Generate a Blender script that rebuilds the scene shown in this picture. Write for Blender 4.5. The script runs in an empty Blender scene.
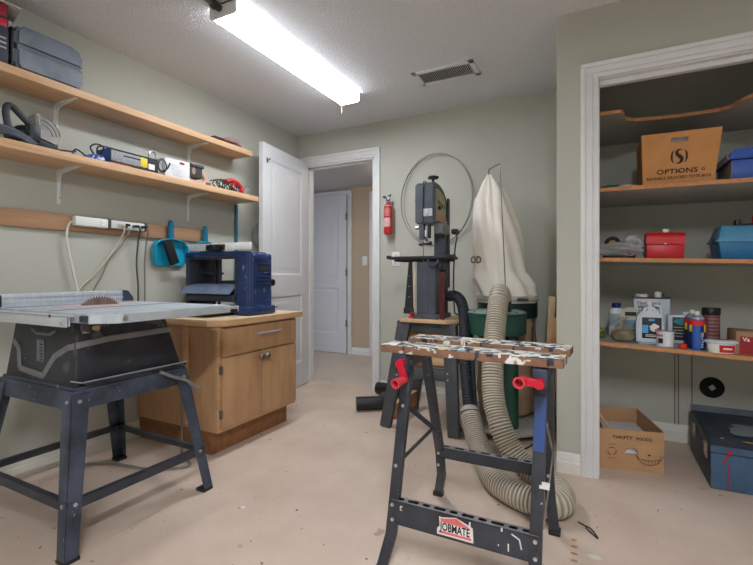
import bpy, bmesh, math, random
from mathutils import Vector, Matrix
C = bpy.context.scene
COL = C.collection
R = math.radians
random.seed(7)

# ------------------------------------------------------------------ camera, world, exposure
YAW = math.atan(223 / 437.0)
cam_d = bpy.data.cameras.new('camera')
cam_d.sensor_width = 36.0
cam_d.lens = 437.0 / 753 * 36
cam_d.shift_y = -6.5 / 753
cam_d.clip_start = 0.05
cam = bpy.data.objects.new('camera', cam_d)
cam.location = (0, 0, 1.02)
cam.rotation_euler = (R(90), 0, YAW)
COL.objects.link(cam)
C.camera = cam
C.view_settings.view_transform = 'Standard'
C.view_settings.look = 'None'
C.view_settings.gamma = 1
C.view_settings.use_curve_mapping = False
C.view_settings.exposure = 1.33
w = bpy.data.worlds.new('world'); C.world = w; w.use_nodes = True
w.node_tree.nodes['Background'].inputs[0].default_value = (0.8, 0.85, 1, 1)
w.node_tree.nodes['Background'].inputs[1].default_value = 0.3
LAMP_POWER = 14.0     # emission of the fluorescent diffusers

# ------------------------------------------------------------------ materials
def lin(c):
    out = []
    for v in c:
        v /= 255.0
        out.append(v / 12.92 if v <= 0.04045 else ((v + 0.055) / 1.055) ** 2.4)
    return (*out, 1)
MATS = {}
def mat(name, rgb, rough=0.6, metal=0.0, var=0.10, scale=8.0, bump=0.0, bscale=60.0, stretch=None,
        rgb2=None, emit=None, alpha=1.0, trans=0.0, spots=None, coat=0.0):
    if name in MATS: return MATS[name]
    m = bpy.data.materials.new(name); m.use_nodes = True
    nt = m.node_tree; N = nt.nodes; L = nt.links
    b = N['Principled BSDF']
    b.inputs['Roughness'].default_value = rough
    b.inputs['Metallic'].default_value = metal
    if coat: b.inputs['Coat Weight'].default_value = coat
    tc = N.new('ShaderNodeTexCoord'); mp = N.new('ShaderNodeMapping')
    L.new(tc.outputs['Object'], mp.inputs[0])
    if stretch: mp.inputs['Scale'].default_value = stretch
    nz = N.new('ShaderNodeTexNoise'); nz.inputs['Scale'].default_value = scale
    nz.inputs['Detail'].default_value = 6; nz.inputs['Roughness'].default_value = 0.6
    L.new(mp.outputs[0], nz.inputs['Vector'])
    cr = N.new('ShaderNodeValToRGB')
    a = lin(rgb)
    if rgb2: c2 = lin(rgb2)
    else: c2 = tuple(min(1, x * (1 + var)) for x in a[:3]) + (1,)
    a0 = tuple(x * (1 - var) for x in a[:3]) + (1,) if not rgb2 else a
    cr.color_ramp.elements[0].position = 0.32; cr.color_ramp.elements[0].color = a0
    cr.color_ramp.elements[1].position = 0.68; cr.color_ramp.elements[1].color = c2
    L.new(nz.outputs['Fac'], cr.inputs[0])
    col = cr.outputs[0]
    if spots:                    # (rgb, scale, threshold): specks and stains with their own shape
        for (srgb, ssc, th) in spots:
            v = N.new('ShaderNodeTexNoise'); v.inputs['Scale'].default_value = ssc
            v.inputs['Detail'].default_value = 3
            L.new(tc.outputs['Object'], v.inputs['Vector'])
            r2 = N.new('ShaderNodeValToRGB')
            r2.color_ramp.elements[0].position = th; r2.color_ramp.elements[0].color = (0, 0, 0, 1)
            r2.color_ramp.elements[1].position = min(1, th + 0.03); r2.color_ramp.elements[1].color = (1, 1, 1, 1)
            L.new(v.outputs['Fac'], r2.inputs[0])
            mx = N.new('ShaderNodeMix'); mx.data_type = 'RGBA'
            L.new(r2.outputs[0], mx.inputs[0]); L.new(col, mx.inputs[6]); mx.inputs[7].default_value = lin(srgb)
            col = mx.outputs[2]
    L.new(col, b.inputs['Base Color'])
    if bump:
        n2 = N.new('ShaderNodeTexNoise'); n2.inputs['Scale'].default_value = bscale; n2.inputs['Detail'].default_value = 4
        L.new(mp.outputs[0], n2.inputs['Vector'])
        bp = N.new('ShaderNodeBump'); bp.inputs['Strength'].default_value = bump; bp.inputs['Distance'].default_value = 0.01
        L.new(n2.outputs['Fac'], bp.inputs['Height']); L.new(bp.outputs[0], b.inputs['Normal'])
    if emit:
        b.inputs['Emission Color'].default_value = lin(rgb); b.inputs['Emission Strength'].default_value = emit
    if trans:
        b.inputs['Transmission Weight'].default_value = trans; b.inputs['IOR'].default_value = 1.3
    if alpha < 1: b.inputs['Alpha'].default_value = alpha
    MATS[name] = m
    m['nt_col'] = 0
    return m

wall_m = mat('sage_paint', (188, 188, 177), 0.75, var=0.04, scale=1.5, bump=0.04, bscale=120, spots=[((200, 200, 190), 9, 0.80)])
wall_hall = mat('tan_paint', (190, 170, 146), 0.8, var=0.03, scale=2)
ceil_m = mat('textured_ceiling', (222, 223, 226), 0.9, var=0.05, scale=90, bump=0.7, bscale=95)
trim_m = mat('white_trim_paint', (226, 226, 226), 0.45, var=0.03, scale=10)
trimd_m = mat('scuffed_trim_paint', (222, 219, 210), 0.5, var=0.05, scale=14, spots=[((150, 140, 125), 22, 0.70)])
door_m = mat('white_door_paint', (216, 216, 219), 0.45, var=0.02, scale=6)
floor_m = mat('painted_concrete', (198, 176, 160), 0.5, var=0.10, scale=2.6, bump=0.06, bscale=30,
              rgb2=(216, 196, 180), spots=[((172, 148, 130), 5.5, 0.70), ((80, 68, 60), 38, 0.71), ((226, 218, 210), 31, 0.75), ((138, 104, 76), 21, 0.72)])
# four small rust drips on the floor and a broad pale patch
def floor_marks(m, marks):
    nt = m.node_tree; N = nt.nodes; L = nt.links; b = N['Principled BSDF']
    geo = N.new('ShaderNodeNewGeometry')
    cur = b.inputs['Base Color'].links[0].from_socket
    for (x, y, rx, ry, rgb, soft) in marks:
        mp = N.new('ShaderNodeVectorMath'); mp.operation = 'SUBTRACT'; mp.inputs[1].default_value = (x, y, 0)
        L.new(geo.outputs['Position'], mp.inputs[0])
        sc = N.new('ShaderNodeVectorMath'); sc.operation = 'MULTIPLY'; sc.inputs[1].default_value = (1 / rx, 1 / ry, 0)
        L.new(mp.outputs[0], sc.inputs[0])
        ln = N.new('ShaderNodeVectorMath'); ln.operation = 'LENGTH'; L.new(sc.outputs[0], ln.inputs[0])
        mr = N.new('ShaderNodeMapRange'); mr.inputs[1].default_value = 1.0; mr.inputs[2].default_value = 1.0 - soft
        mr.inputs[3].default_value = 0; mr.inputs[4].default_value = 0.9 if soft < 0.6 else 0.45
        L.new(ln.outputs['Value'], mr.inputs[0])
        mx = N.new('ShaderNodeMix'); mx.data_type = 'RGBA'; L.new(mr.outputs[0], mx.inputs[0])
        L.new(cur, mx.inputs[6]); mx.inputs[7].default_value = lin(rgb); cur = mx.outputs[2]
    L.new(cur, b.inputs['Base Color'])
floor_marks(floor_m, [(-0.088, 1.851, .014, .011, (176, 116, 58), .4), (-0.085, 1.805, .015, .011, (176, 116, 58), .4),
                      (-0.083, 1.760, .016, .010, (176, 116, 58), .4), (-0.081, 1.716, .015, .010, (176, 116, 58), .4),
                      (-0.64, 1.15, .03, .02, (150, 106, 84), .5), (-0.015, 1.773, .03, .018, (225, 220, 210), .5),
                      (0.35, 2.35, .35, .2, (216, 202, 192), .9), (-1.4, 1.45, .012, .008, (240, 240, 245), .3)])
pine = mat('pine_board', (200, 156, 116), 0.55, scale=5, stretch=(9, 0.7, 9), rgb2=(220, 182, 142), spots=[((150, 104, 66), 7, 0.76)])
pine_d = mat('cleat_board', (160, 120, 88), 0.6, scale=5, stretch=(9, 0.7, 9), rgb2=(180, 140, 106), spots=[((96, 62, 40), 14, 0.77)])
maple = mat('cabinet_veneer', (182, 140, 102), 0.42, scale=4, stretch=(5, 5, 0.8), rgb2=(200, 158, 118))
maple_l = mat('cabinet_edge_wood', (196, 154, 110), 0.45, scale=5, stretch=(1, 1, 5), rgb2=(212, 172, 128))
kick_m = mat('toe_kick_board', (126, 84, 48), 0.6, scale=24, rgb2=(150, 104, 64))
top_m = mat('countertop_board', (212, 184, 150), 0.5, scale=5, rgb2=(226, 202, 170))
white_metal = mat('white_enamel', (222, 222, 222), 0.4, var=0.03)
white_pl = mat('white_plastic', (232, 232, 228), 0.4, var=0.03)
cream_pl = mat('cream_plastic', (222, 212, 190), 0.45, var=0.04)
grey_pl = mat('grey_plastic', (120, 122, 126), 0.5, var=0.08)
lgrey_pl = mat('light_grey_plastic', (178, 178, 176), 0.5, var=0.06)
black_pl = mat('black_plastic', (30, 31, 34), 0.45, var=0.2)
black_st = mat('black_steel', (46, 50, 58), 0.42, 0.2, rgb2=(68, 72, 82), scale=9, spots=[((170, 170, 172), 55, 0.73)])
navy_st = mat('dusty_navy_steel', (48, 54, 66), 0.5, 0.15, rgb2=(84, 92, 110), scale=9, spots=[((130, 136, 146), 30, 0.69)])
saw_body = mat('dusty_black_housing', (28, 30, 36), 0.5, rgb2=(56, 58, 66), scale=5, spots=[((84, 84, 86), 10, 0.62), ((140, 136, 128), 26, 0.72)])
saw_grey = mat('dusty_grey_relief', (108, 108, 112), 0.6, rgb2=(130, 130, 130), scale=8)
alu = mat('brushed_aluminium', (206, 211, 218), 0.42, 0.4, var=0.10, scale=10, stretch=(1, 6, 1))
alu_tbl = mat('dusty_cast_table', (176, 186, 196), 0.5, 0.3, rgb2=(208, 214, 218), scale=5, stretch=(6, 1, 1))
chrome = mat('zinc_plated', (200, 200, 200), 0.3, 0.8, var=0.05)
rust = mat('rusty_blade_steel', (120, 98, 90), 0.5, 0.4, rgb2=(150, 126, 116), scale=20)
blue_mc = mat('dusty_blue_casting', (20, 38, 82), 0.4, rgb2=(38, 62, 112), scale=7, spots=[((96, 120, 160), 14, 0.62)])
planer_in = mat('planer_iron', (62, 66, 78), 0.5, 0.3, var=0.2)
planer_g = mat('planer_grey_blue', (96, 112, 142), 0.45, rgb2=(128, 144, 170), scale=8)
teal = mat('teal_plastic', (26, 160, 196), 0.4, var=0.06)
teal_d = mat('dark_teal_plastic', (18, 104, 134), 0.4, var=0.06)
red_pl = mat('red_plastic', (198, 14, 44), 0.35, var=0.06)
red_ext = mat('red_enamel', (196, 24, 28), 0.3, var=0.05, coat=.4)
band_g = mat('bandsaw_grey_blue', (74, 80, 90), 0.45, 0.1, rgb2=(94, 100, 110), scale=8)
band_d = mat('bandsaw_dark', (40, 42, 46), 0.5, var=0.2)
stand_m = mat('charcoal_stand_paint', (62, 66, 72), 0.55, rgb2=(80, 84, 90), scale=10, spots=[((150, 150, 150), 44, 0.77)])
green_m = mat('green_enamel', (24, 62, 52), 0.45, rgb2=(36, 80, 66), scale=6)
green_d = mat('dark_green_enamel', (18, 40, 34), 0.5, var=0.15)
dust_top = mat('dust_covered_lid', (112, 138, 136), 0.8, rgb2=(150, 168, 164), scale=12)
canvas = mat('canvas_cloth', (236, 226, 212), 0.85, rgb2=(246, 240, 232), scale=3.5, bump=0.2, bscale=12)
canvas_t = mat('canvas_band', (214, 206, 192), 0.8, var=0.08)
kraft_bag = mat('tan_lower_bag', (152, 124, 96), 0.75, rgb2=(176, 148, 118), scale=8, bump=.3, bscale=10)
kraft = mat('kraft_cardboard', (184, 140, 100), 0.75, rgb2=(194, 152, 112), scale=10)
kraft_in = mat('kraft_cardboard_inside', (166, 124, 86), 0.8, rgb2=(178, 134, 96), scale=10)
tote_m = mat('orange_cardboard', (196, 134, 76), 0.7, rgb2=(206, 146, 88), scale=10)
ink = mat('black_ink', (34, 28, 26), 0.7, var=0.1)
paper = mat('white_paper', (232, 232, 234), 0.7, var=0.03)
steel_tb = mat('blue_toolbox_paint', (58, 86, 116), 0.5, rgb2=(72, 100, 130), scale=9, spots=[((30, 40, 54), 30, 0.74)])
steel_dk = mat('worn_dark_toolbox_paint', (38, 46, 58), 0.5, rgb2=(66, 76, 88), scale=8, spots=[((150, 140, 118), 26, 0.76)])
blue_tb = mat('blue_plastic_toolbox', (22, 104, 156), 0.5, rgb2=(40, 124, 172), scale=9)
case_m = mat('dusty_blue_grey_case', (100, 110, 124), 0.6, rgb2=(138, 146, 158), scale=6)
blue_box = mat('royal_blue_card', (24, 70, 160), 0.45, rgb2=(34, 84, 176), scale=12)
closet_sh = mat('closet_shelf_melamine', (176, 172, 166), 0.5, var=0.05)
shelf_edge = mat('raw_particle_edge', (184, 124, 76), 0.7, rgb2=(206, 148, 98), scale=60)
yellow = mat('yellow_print', (238, 206, 30), 0.5, var=0.03)
label_navy = mat('navy_print', (34, 44, 92), 0.5, var=0.1)
label_blue = mat('blue_print', (40, 90, 180), 0.5, var=0.1)
cyan_p = mat('light_blue_print', (70, 170, 225), 0.5, var=0.05)
label_black = mat('dark_label_print', (34, 36, 44), 0.5, var=0.3, scale=40)
pink_p = mat('faded_red_print', (226, 104, 100), 0.6, rgb2=(232, 130, 126), scale=30)
speck = mat('speckled_grey_print', (120, 124, 134), 0.5, rgb2=(176, 178, 184), scale=120)
decal = mat('worn_gold_decal', (152, 146, 112), 0.5, rgb2=(172, 164, 128), scale=12)
orange_d = mat('orange_decal', (190, 136, 100), 0.5, var=0.08)
brown_lab = mat('maroon_can_print', (120, 66, 70), 0.5, rgb2=(150, 92, 94), scale=30)
grn_bag = mat('green_granules', (84, 92, 62), 0.8, rgb2=(120, 126, 92), scale=30, bump=.5, bscale=40)
clear_pl = mat('clear_polythene', (186, 182, 182), 0.2, rgb2=(214, 214, 218), scale=18, alpha=0.5, bump=.5, bscale=16)
tan_film = mat('tan_polythene', (164, 140, 110), 0.3, rgb2=(190, 166, 136), scale=20, alpha=0.35)
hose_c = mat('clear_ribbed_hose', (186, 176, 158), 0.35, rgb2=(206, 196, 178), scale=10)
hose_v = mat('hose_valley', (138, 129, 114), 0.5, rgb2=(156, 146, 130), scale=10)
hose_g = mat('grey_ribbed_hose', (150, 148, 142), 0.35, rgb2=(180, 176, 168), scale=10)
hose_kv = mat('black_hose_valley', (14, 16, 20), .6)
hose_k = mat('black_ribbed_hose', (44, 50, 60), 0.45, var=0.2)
jaw_m = None
cord_w = mat('white_cord', (222, 216, 204), 0.5, var=0.03)
cord_c = mat('cream_cord', (206, 196, 176), 0.5, var=0.03)
cord_g = mat('grey_cord', (128, 124, 116), 0.5, var=0.05)
cord_k = mat('black_cord', (24, 24, 26), 0.45, var=0.1)
sand_m = mat('dusty_pink_sleeve', (150, 116, 116), 0.8, rgb2=(170, 136, 132), scale=20)
tan_pl = mat('pinkish_tan_plastic', (198, 160, 140), 0.55, var=0.06)
emit_r = mat('lit_rear_diffuser', (244, 249, 255), 0.4, var=0.0, emit=LAMP_POWER * 3.5)
emit_s = mat('lit_lens_side', (244, 249, 255), 0.4, var=0.0, emit=LAMP_POWER * .12)
emit_m = mat('lit_diffuser', (244, 249, 255), 0.4, var=0.0, emit=LAMP_POWER)

# ------------------------------------------------------------------ mesh building
TXT = {}
def text_geo(s, spacing=1.0):
    k = (s, spacing)
    if k in TXT: return TXT[k]
    cu = bpy.data.curves.new('t', 'FONT'); cu.body = s; cu.align_x = 'CENTER'; cu.align_y = 'CENTER'
    cu.extrude = 0.02; cu.resolution_u = 3; cu.space_character = spacing; cu.offset = 0.022
    o = bpy.data.objects.new('t', cu); COL.objects.link(o)
    bpy.context.view_layer.update()
    me = bpy.data.meshes.new_from_object(o.evaluated_get(bpy.context.evaluated_depsgraph_get()))
    vs = [v.co.copy() for v in me.vertices]; fs = [tuple(p.vertices) for p in me.polygons]
    bpy.data.objects.remove(o); bpy.data.curves.remove(cu); bpy.data.meshes.remove(me)
    TXT[k] = (vs, fs); return TXT[k]

def frame(p, xdir, up):
    x = Vector(xdir).normalized(); n = x.cross(Vector(up)).normalized(); y = n.cross(x)
    M = Matrix((x, y, n)).transposed().to_4x4(); M.translation = Vector(p); return M

def resample(pts, per, closed=False):
    P = [Vector(p) for p in pts]; n = len(P); out = []
    segs = n if closed else n - 1
    for i in range(segs):
        if closed: a, b, c, d = P[i - 1], P[i], P[(i + 1) % n], P[(i + 2) % n]
        else: a, b, c, d = P[max(i - 1, 0)], P[i], P[i + 1], P[min(i + 2, n - 1)]
        k = per if isinstance(per, int) else max(2, int((c - b).length / per))
        for j in range(k):
            t = j / k
            out.append(0.5 * ((2 * b) + (c - a) * t + (2 * a - 5 * b + 4 * c - d) * t * t + (3 * b - a - 3 * c + d) * t ** 3))
    if not closed: out.append(P[-1])
    return out

class MB:
    def __init__(s): s.v = []; s.f = []; s.mi = []; s.mats = [None]
    def _m(s, m):
        if m is None: return 0
        if m not in s.mats: s.mats.append(m)
        return s.mats.index(m)
    def add(s, vs, fs, m=None, M=None):
        o = len(s.v); k = s._m(m)
        for q in vs:
            q = Vector(q); s.v.append(M @ q if M else q)
        for f in fs: s.f.append(tuple(i + o for i in f)); s.mi.append(k)
        return s
    def box(s, a, b, bev=0.0, mat=None, M=None, seg=2):
        x0, y0, z0 = [min(p, q) for p, q in zip(a, b)]; x1, y1, z1 = [max(p, q) for p, q in zip(a, b)]
        vs = [(x0, y0, z0), (x1, y0, z0), (x1, y1, z0), (x0, y1, z0), (x0, y0, z1), (x1, y0, z1), (x1, y1, z1), (x0, y1, z1)]
        fs = [(3, 2, 1, 0), (4, 5, 6, 7), (0, 1, 5, 4), (1, 2, 6, 5), (2, 3, 7, 6), (3, 0, 4, 7)]
        return s.hull(vs, fs, bev, mat, M, seg)
    def hull(s, vs, fs, bev=0.0, mat=None, M=None, seg=2):
        if bev > 0:
            bm = bmesh.new(); V = [bm.verts.new(q) for q in vs]
            for f in fs: bm.faces.new([V[i] for i in f])
            bmesh.ops.bevel(bm, geom=bm.edges[:], offset=bev, segments=seg, affect='EDGES', profile=0.5, clamp_overlap=True)
            bm.verts.index_update()
            vs = [q.co.copy() for q in bm.verts]; fs = [tuple(q.index for q in f.verts) for f in bm.faces]; bm.free()
        return s.add(vs, fs, mat, M)
    def prism(s, poly, axis, c0, c1, bev=0.0, mat=None, M=None):
        n = len(poly); vs = []
        for c in (c0, c1):
            for (p, q) in poly:
                vs.append({'X': (c, p, q), 'Y': (p, c, q), 'Z': (p, q, c)}[axis])
        fs = [tuple(range(n)), tuple(range(2 * n - 1, n - 1, -1))] + [(i, i + n, (i + 1) % n + n, (i + 1) % n) for i in range(n)]
        bm = bmesh.new(); V = [bm.verts.new(q) for q in vs]
        for f in fs: bm.faces.new([V[i] for i in f])
        bmesh.ops.recalc_face_normals(bm, faces=bm.faces[:])
        if bev > 0: bmesh.ops.bevel(bm, geom=bm.edges[:], offset=bev, segments=2, affect='EDGES', clamp_overlap=True)
        bm.verts.index_update()
        vs = [q.co.copy() for q in bm.verts]; fs = [tuple(q.index for q in f.verts) for f in bm.faces]; bm.free()
        return s.add(vs, fs, mat, M)
    def bar(s, p0, p1, w, t, up=(0, 0, 1), bev=0.0, mat=None, w1=None):
        """rectangular bar p0->p1, width w along side = dir x up, thickness t along the other"""
        p0, p1 = Vector(p0), Vector(p1); d = (p1 - p0); L = d.length; z = d.normalized()
        x = z.cross(Vector(up)).normalized(); y = z.cross(x)
        M = Matrix((x, y, z)).transposed().to_4x4(); M.translation = p0
        w1 = w1 or w
        vs = [(-w / 2, -t / 2, 0), (w / 2, -t / 2, 0), (w / 2, t / 2, 0), (-w / 2, t / 2, 0), (-w1 / 2, -t / 2, L), (w1 / 2, -t / 2, L), (w1 / 2, t / 2, L), (-w1 / 2, t / 2, L)]
        fs = [(3, 2, 1, 0), (4, 5, 6, 7), (0, 1, 5, 4), (1, 2, 6, 5), (2, 3, 7, 6), (3, 0, 4, 7)]
        return s.hull(vs, fs, bev, mat, M)
    def angle(s, p0, p1, w, t, d1, d2, mat=None, taper=1.0):
        """L section: two flanges of width w along d1 and d2 from the corner line p0-p1"""
        p0, p1 = Vector(p0), Vector(p1); d1 = Vector(d1).normalized(); d2 = Vector(d2).normalized()
        for a, b in ((d1, d2), (d2, d1)):
            vs = []
            for P, k in ((p0, 1.0), (p1, taper)):
                vs += [P, P + a * w * k, P + a * w * k + b * t, P + b * t]
            bm = bmesh.new(); V = [bm.verts.new(q) for q in vs]
            for f in [(3, 2, 1, 0), (4, 5, 6, 7), (0, 1, 5, 4), (1, 2, 6, 5), (2, 3, 7, 6), (3, 0, 4, 7)]: bm.faces.new([V[i] for i in f])
            bmesh.ops.recalc_face_normals(bm, faces=bm.faces[:]); bm.verts.index_update()
            s.add([q.co.copy() for q in bm.verts], [tuple(q.index for q in f.verts) for f in bm.faces], mat); bm.free()
        return s
    def cyl(s, p0, p1, r, r1=None, n=20, mat=None, caps=True):
        return s.tube([p0, p1], r, n, mat=mat, radii=[r, r if r1 is None else r1], smooth=False)
    def tube(s, pts, r, n=8, closed=False, mat=None, radii=None, smooth=True, per=4, squash=None):
        if smooth: P = resample(pts, per, closed)
        else: P = [Vector(p) for p in pts]
        if callable(r): rr = [r(i, len(P)) for i in range(len(P))]
        elif radii and not smooth: rr = radii
        else: rr = [r] * len(P)
        m = len(P); up = Vector((0, 0, 1)); vs = []; prev = None
        for i, p in enumerate(P):
            a = P[i - 1] if (i or closed) else P[0]; b = P[(i + 1) % m] if (i < m - 1 or closed) else P[-1]
            t = (b - a).normalized()
            if prev is None:
                x = t.cross(up) if abs(t.z) < 0.95 else t.cross(Vector((1, 0, 0)))
            else: x = prev - t * prev.dot(t)
            x.normalize(); y = t.cross(x); prev = x
            for j in range(n):
                q = 2 * math.pi * j / n
                vs.append(p + (x * math.cos(q) + y * math.sin(q)) * rr[i])
        fs = []
        for i in range(m if closed else m - 1):
            for j in range(n):
                a, b = i * n + j, i * n + (j + 1) % n; c, d = ((i + 1) % m) * n + (j + 1) % n, ((i + 1) % m) * n + j
                fs.append((a, b, c, d))
        if not closed:
            fs.append(tuple(range(n - 1, -1, -1))); fs.append(tuple((m - 1) * n + j for j in range(n)))
        return s.add(vs, fs, mat)
    def lathe(s, prof, c=(0, 0, 0), n=28, mat=None, M=None, sx=1.0, sy=1.0, fn=None):
        vs = []; m = len(prof)
        for i, (r, z) in enumerate(prof):
            for j in range(n):
                q = 2 * math.pi * j / n; k = fn(q, i) if fn else 1.0
                vs.append((c[0] + r * k * sx * math.cos(q), c[1] + r * k * sy * math.sin(q), c[2] + z))
        fs = [(i * n + j, i * n + (j + 1) % n, (i + 1) * n + (j + 1) % n, (i + 1) * n + j) for i in range(m - 1) for j in range(n)]
        fs.append(tuple(range(n - 1, -1, -1))); fs.append(tuple((m - 1) * n + j for j in range(n)))
        return s.add(vs, fs, mat, M)
    def disc(s, c, axis, r, t=.004, n=16, mat=None):
        c = Vector(c); a = Vector(axis).normalized()
        return s.cyl(c, c + a * t, r, n=n, mat=mat)
    def text(s, t, M, size, mat=None, sx=1.0, spacing=1.0):
        vs, fs = text_geo(t, spacing)
        return s.add([(v.x * size * sx, v.y * size, v.z * size * .3) for v in vs], fs, mat, M)
    def blob(s, c, r, seed=0, amp=.15, mat=None, n=3):
        bm = bmesh.new(); bmesh.ops.create_icosphere(bm, subdivisions=n, radius=1)
        rnd = random.Random(seed); ph = [rnd.uniform(0, 6) for _ in range(6)]
        for v in bm.verts:
            d = v.co; k = 1 + amp * (math.sin(4 * d.x + ph[0]) * math.sin(3 * d.y + ph[1]) + .6 * math.sin(7 * d.z + ph[2] + 3 * d.x) + .5 * math.sin(9 * d.y + ph[3]))
            v.co = Vector((d.x * r[0] * k, d.y * r[1] * k, d.z * r[2] * k)) + Vector(c)
        bm.verts.index_update()
        s.add([v.co.copy() for v in bm.verts], [tuple(q.index for q in f.verts) for f in bm.faces], mat); bm.free(); return s
    def build(s, name, mt, parent=None, world=True, sharp=35):
        me = bpy.data.meshes.new(name)
        vs = s.v
        if parent is not None and world:
            r = parent
            while r.parent: r = r.parent
            inv = r.matrix_basis.inverted(); vs = [inv @ q for q in vs]
        elif parent is None:
            pass
        me.from_pydata([tuple(q) for q in vs], [], s.f)
        me.materials.append(mt)
        for q in s.mats[1:]: me.materials.append(q)
        for p, k in zip(me.polygons, s.mi): p.material_index = k; p.use_smooth = True
        me.validate(); me.set_sharp_from_angle(angle=R(sharp)); me.update()
        o = bpy.data.objects.new(name, me); COL.objects.link(o)
        if parent is not None: o.parent = parent
        return o

def tag(o, label=None, cat=None, group=None, kind=None):
    if label: o['label'] = label
    if cat: o['category'] = cat
    if group: o['group'] = group
    if kind: o['kind'] = kind
    return o
def thing(name, loc, label, cat, group=None, rz=0, ry=0):
    o = bpy.data.objects.new(name, None); COL.objects.link(o)
    o.location = loc; o.rotation_euler = (0, ry, rz); o.empty_display_size = .05
    o.matrix_basis = Matrix.Translation(Vector(loc)) @ Matrix.Rotation(rz, 4, 'Z') @ Matrix.Rotation(ry, 4, 'Y')
    return tag(o, label, cat, group)
def copy_tree(o, parent=None):
    c = o.copy(); COL.objects.link(c); c.parent = parent
    for ch in list(o.children): copy_tree(ch, c)
    return c
def discs(name, mt, par, specs, n=10):
    for (c, a, r, t) in specs: MB().disc(c, a, r, t, n).build(name, mt, par)
def struct(name, mb, m): return tag(mb.build(name, m), kind='structure')
def part(name, m, parent, *boxes, bev=.002, label=None):
    mb = MB()
    for a, b in boxes: mb.box(a, b, bev)
    o = mb.build(name, m, parent)
    if label: o['label'] = label
    return o

# ------------------------------------------------------------------ the room
H = 2.38
struct('floor', MB().box((-2.75, -2.0, -.12), (2.3, 3.56, 0)), floor_m)
hall_floor = mat('hall_vinyl', (196, 180, 168), 0.5, rgb2=(208, 194, 182), scale=3)
struct('floor_hall', MB().box((-4.3, 3.56, -.12), (-1.5, 5.1, 0)), hall_floor)
struct('ceiling', MB().box((-2.75, -2.0, H), (2.3, 3.56, H + .1)), ceil_m)
struct('ceiling_hall', MB().box((-4.3, 3.56, 2.175), (-1.5, 5.1, 2.27)), mat('hall_ceiling', (190, 190, 192), 0.8, var=.03))
struct('wall_left', MB().box((-2.75, -2.0, 0), (-2.61, 3.56, H)), wall_m)
struct('wall_right', MB().box((2.2, -2.0, 0), (2.3, 3.56, H)), wall_m)
struct('wall_rear', MB().box((-2.75, -2.1, 0), (2.3, -2.0, H)), wall_m)
DX0, DX1, DZ = -2.53, -1.78, 2.075
m = MB(); m.box((-2.61, 3.44, 0), (DX0, 3.56, H)); m.box((DX0, 3.44, DZ), (DX1, 3.56, H)); m.box((DX1, 3.44, 0), (2.2, 3.56, H))
struct('wall_back', m, wall_m)
CX0, CX1, CZ = -0.006, 1.45, 2.018
m = MB(); m.box((-.2, 2.47, 0), (CX0, 2.59, H)); m.box((CX0, 2.47, CZ), (CX1, 2.59, H)); m.box((CX1, 2.47, 0), (2.2, 2.59, H))
m.box((-.2, 2.59, 0), (-.1, 3.44, H))
struct('wall_closet', m, wall_m)
struct('wall_closet_back', MB().box((-.1, 3.25, 0), (1.6, 3.44, H)), wall_m)
struct('wall_closet_side', MB().box((1.5, 2.59, 0), (1.6, 3.25, H)), wall_m)
m = MB(); m.box((-4.3, 4.95, 0), (-1.5, 5.07, 2.175)); struct('wall_hall', m, wall_hall)
struct('wall_hall_left', MB().box((-4.3, 3.56, 0), (-4.2, 4.95, 2.175)), wall_m)
struct('wall_hall_right', MB().box((-1.6, 3.56, 0), (-1.5, 4.95, 2.175)), wall_m)

def baseboard(name, p0, p1, nrm, h=.105, mt=None):
    p0, p1, n = Vector(p0), Vector(p1), Vector(nrm)
    prof = [(0, 0), (.016, 0), (.016, h * .55), (.012, h * .6), (.012, h * .72), (.007, h * .82), (.007, h * .93), (.003, h), (0, h)]
    vs = []
    for P in (p0, p1):
        for (a, z) in prof: vs.append(P + n * a + Vector((0, 0, z)))
    k = len(prof)
    fs = [tuple(range(k)), tuple(range(2 * k - 1, k - 1, -1))] + [(i, i + k, (i + 1) % k + k, (i + 1) % k) for i in range(k)]
    bm = bmesh.new(); V = [bm.verts.new(q) for q in vs]
    for f in fs: bm.faces.new([V[i] for i in f])
    bmesh.ops.recalc_face_normals(bm, faces=bm.faces[:]); bm.verts.index_update()
    mb = MB().add([v.co.copy() for v in bm.verts], [tuple(q.index for q in f.verts) for f in bm.faces]); bm.free()
    struct(name, mb, mt or trimd_m)
baseboard('baseboard_left', (-2.61, -2, 0), (-2.61, 3.43, 0), (1, 0, 0))
baseboard('baseboard_back', (-1.715, 3.44, 0), (-.2, 3.44, 0), (0, -1, 0))
baseboard('baseboard_closet', (-.2, 2.47, 0), (-.08, 2.47, 0), (0, -1, 0))
baseboard('baseboard_closet_back', (-.1, 3.25, 0), (1.5, 3.25, 0), (0, -1, 0))
baseboard('baseboard_hall', (-2.89, 4.95, 0), (-2.62, 4.95, 0), (0, -1, 0), .09, trim_m)

def casing(name, x0, x1, z1, y, w=.065, wt=None, sgn=-1, right=True, left=True):
    """stepped moulding round an opening on a wall whose face is at y"""
    wt = wt or w; mb = MB()
    steps = [(0, .30, .012), (.30, .72, .018), (.72, 1.0, .024)]
    for a, b, t in steps:
        xa, xb = x0 - w * b, x0 - w * a; za, zb = z1 + wt * a, z1 + wt * b
        if left: mb.box((xa, y, 0), (xb, y + sgn * t, z1 + wt * a), .002)
        if right: mb.box((x1 + w * a, y, 0), (x1 + w * b, y + sgn * t, z1 + wt * a), .002)
        mb.box((x0 - (w * b if left else 0), y, za), (x1 + (w * b if right else 0), y + sgn * t, zb), .002)
    struct(name, mb, trim_m)
casing('trim_1', DX0, DX1, DZ, 3.44, .064, .078)
casing('trim_2', CX0, CX1, CZ, 2.47, .080, .074)
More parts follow.
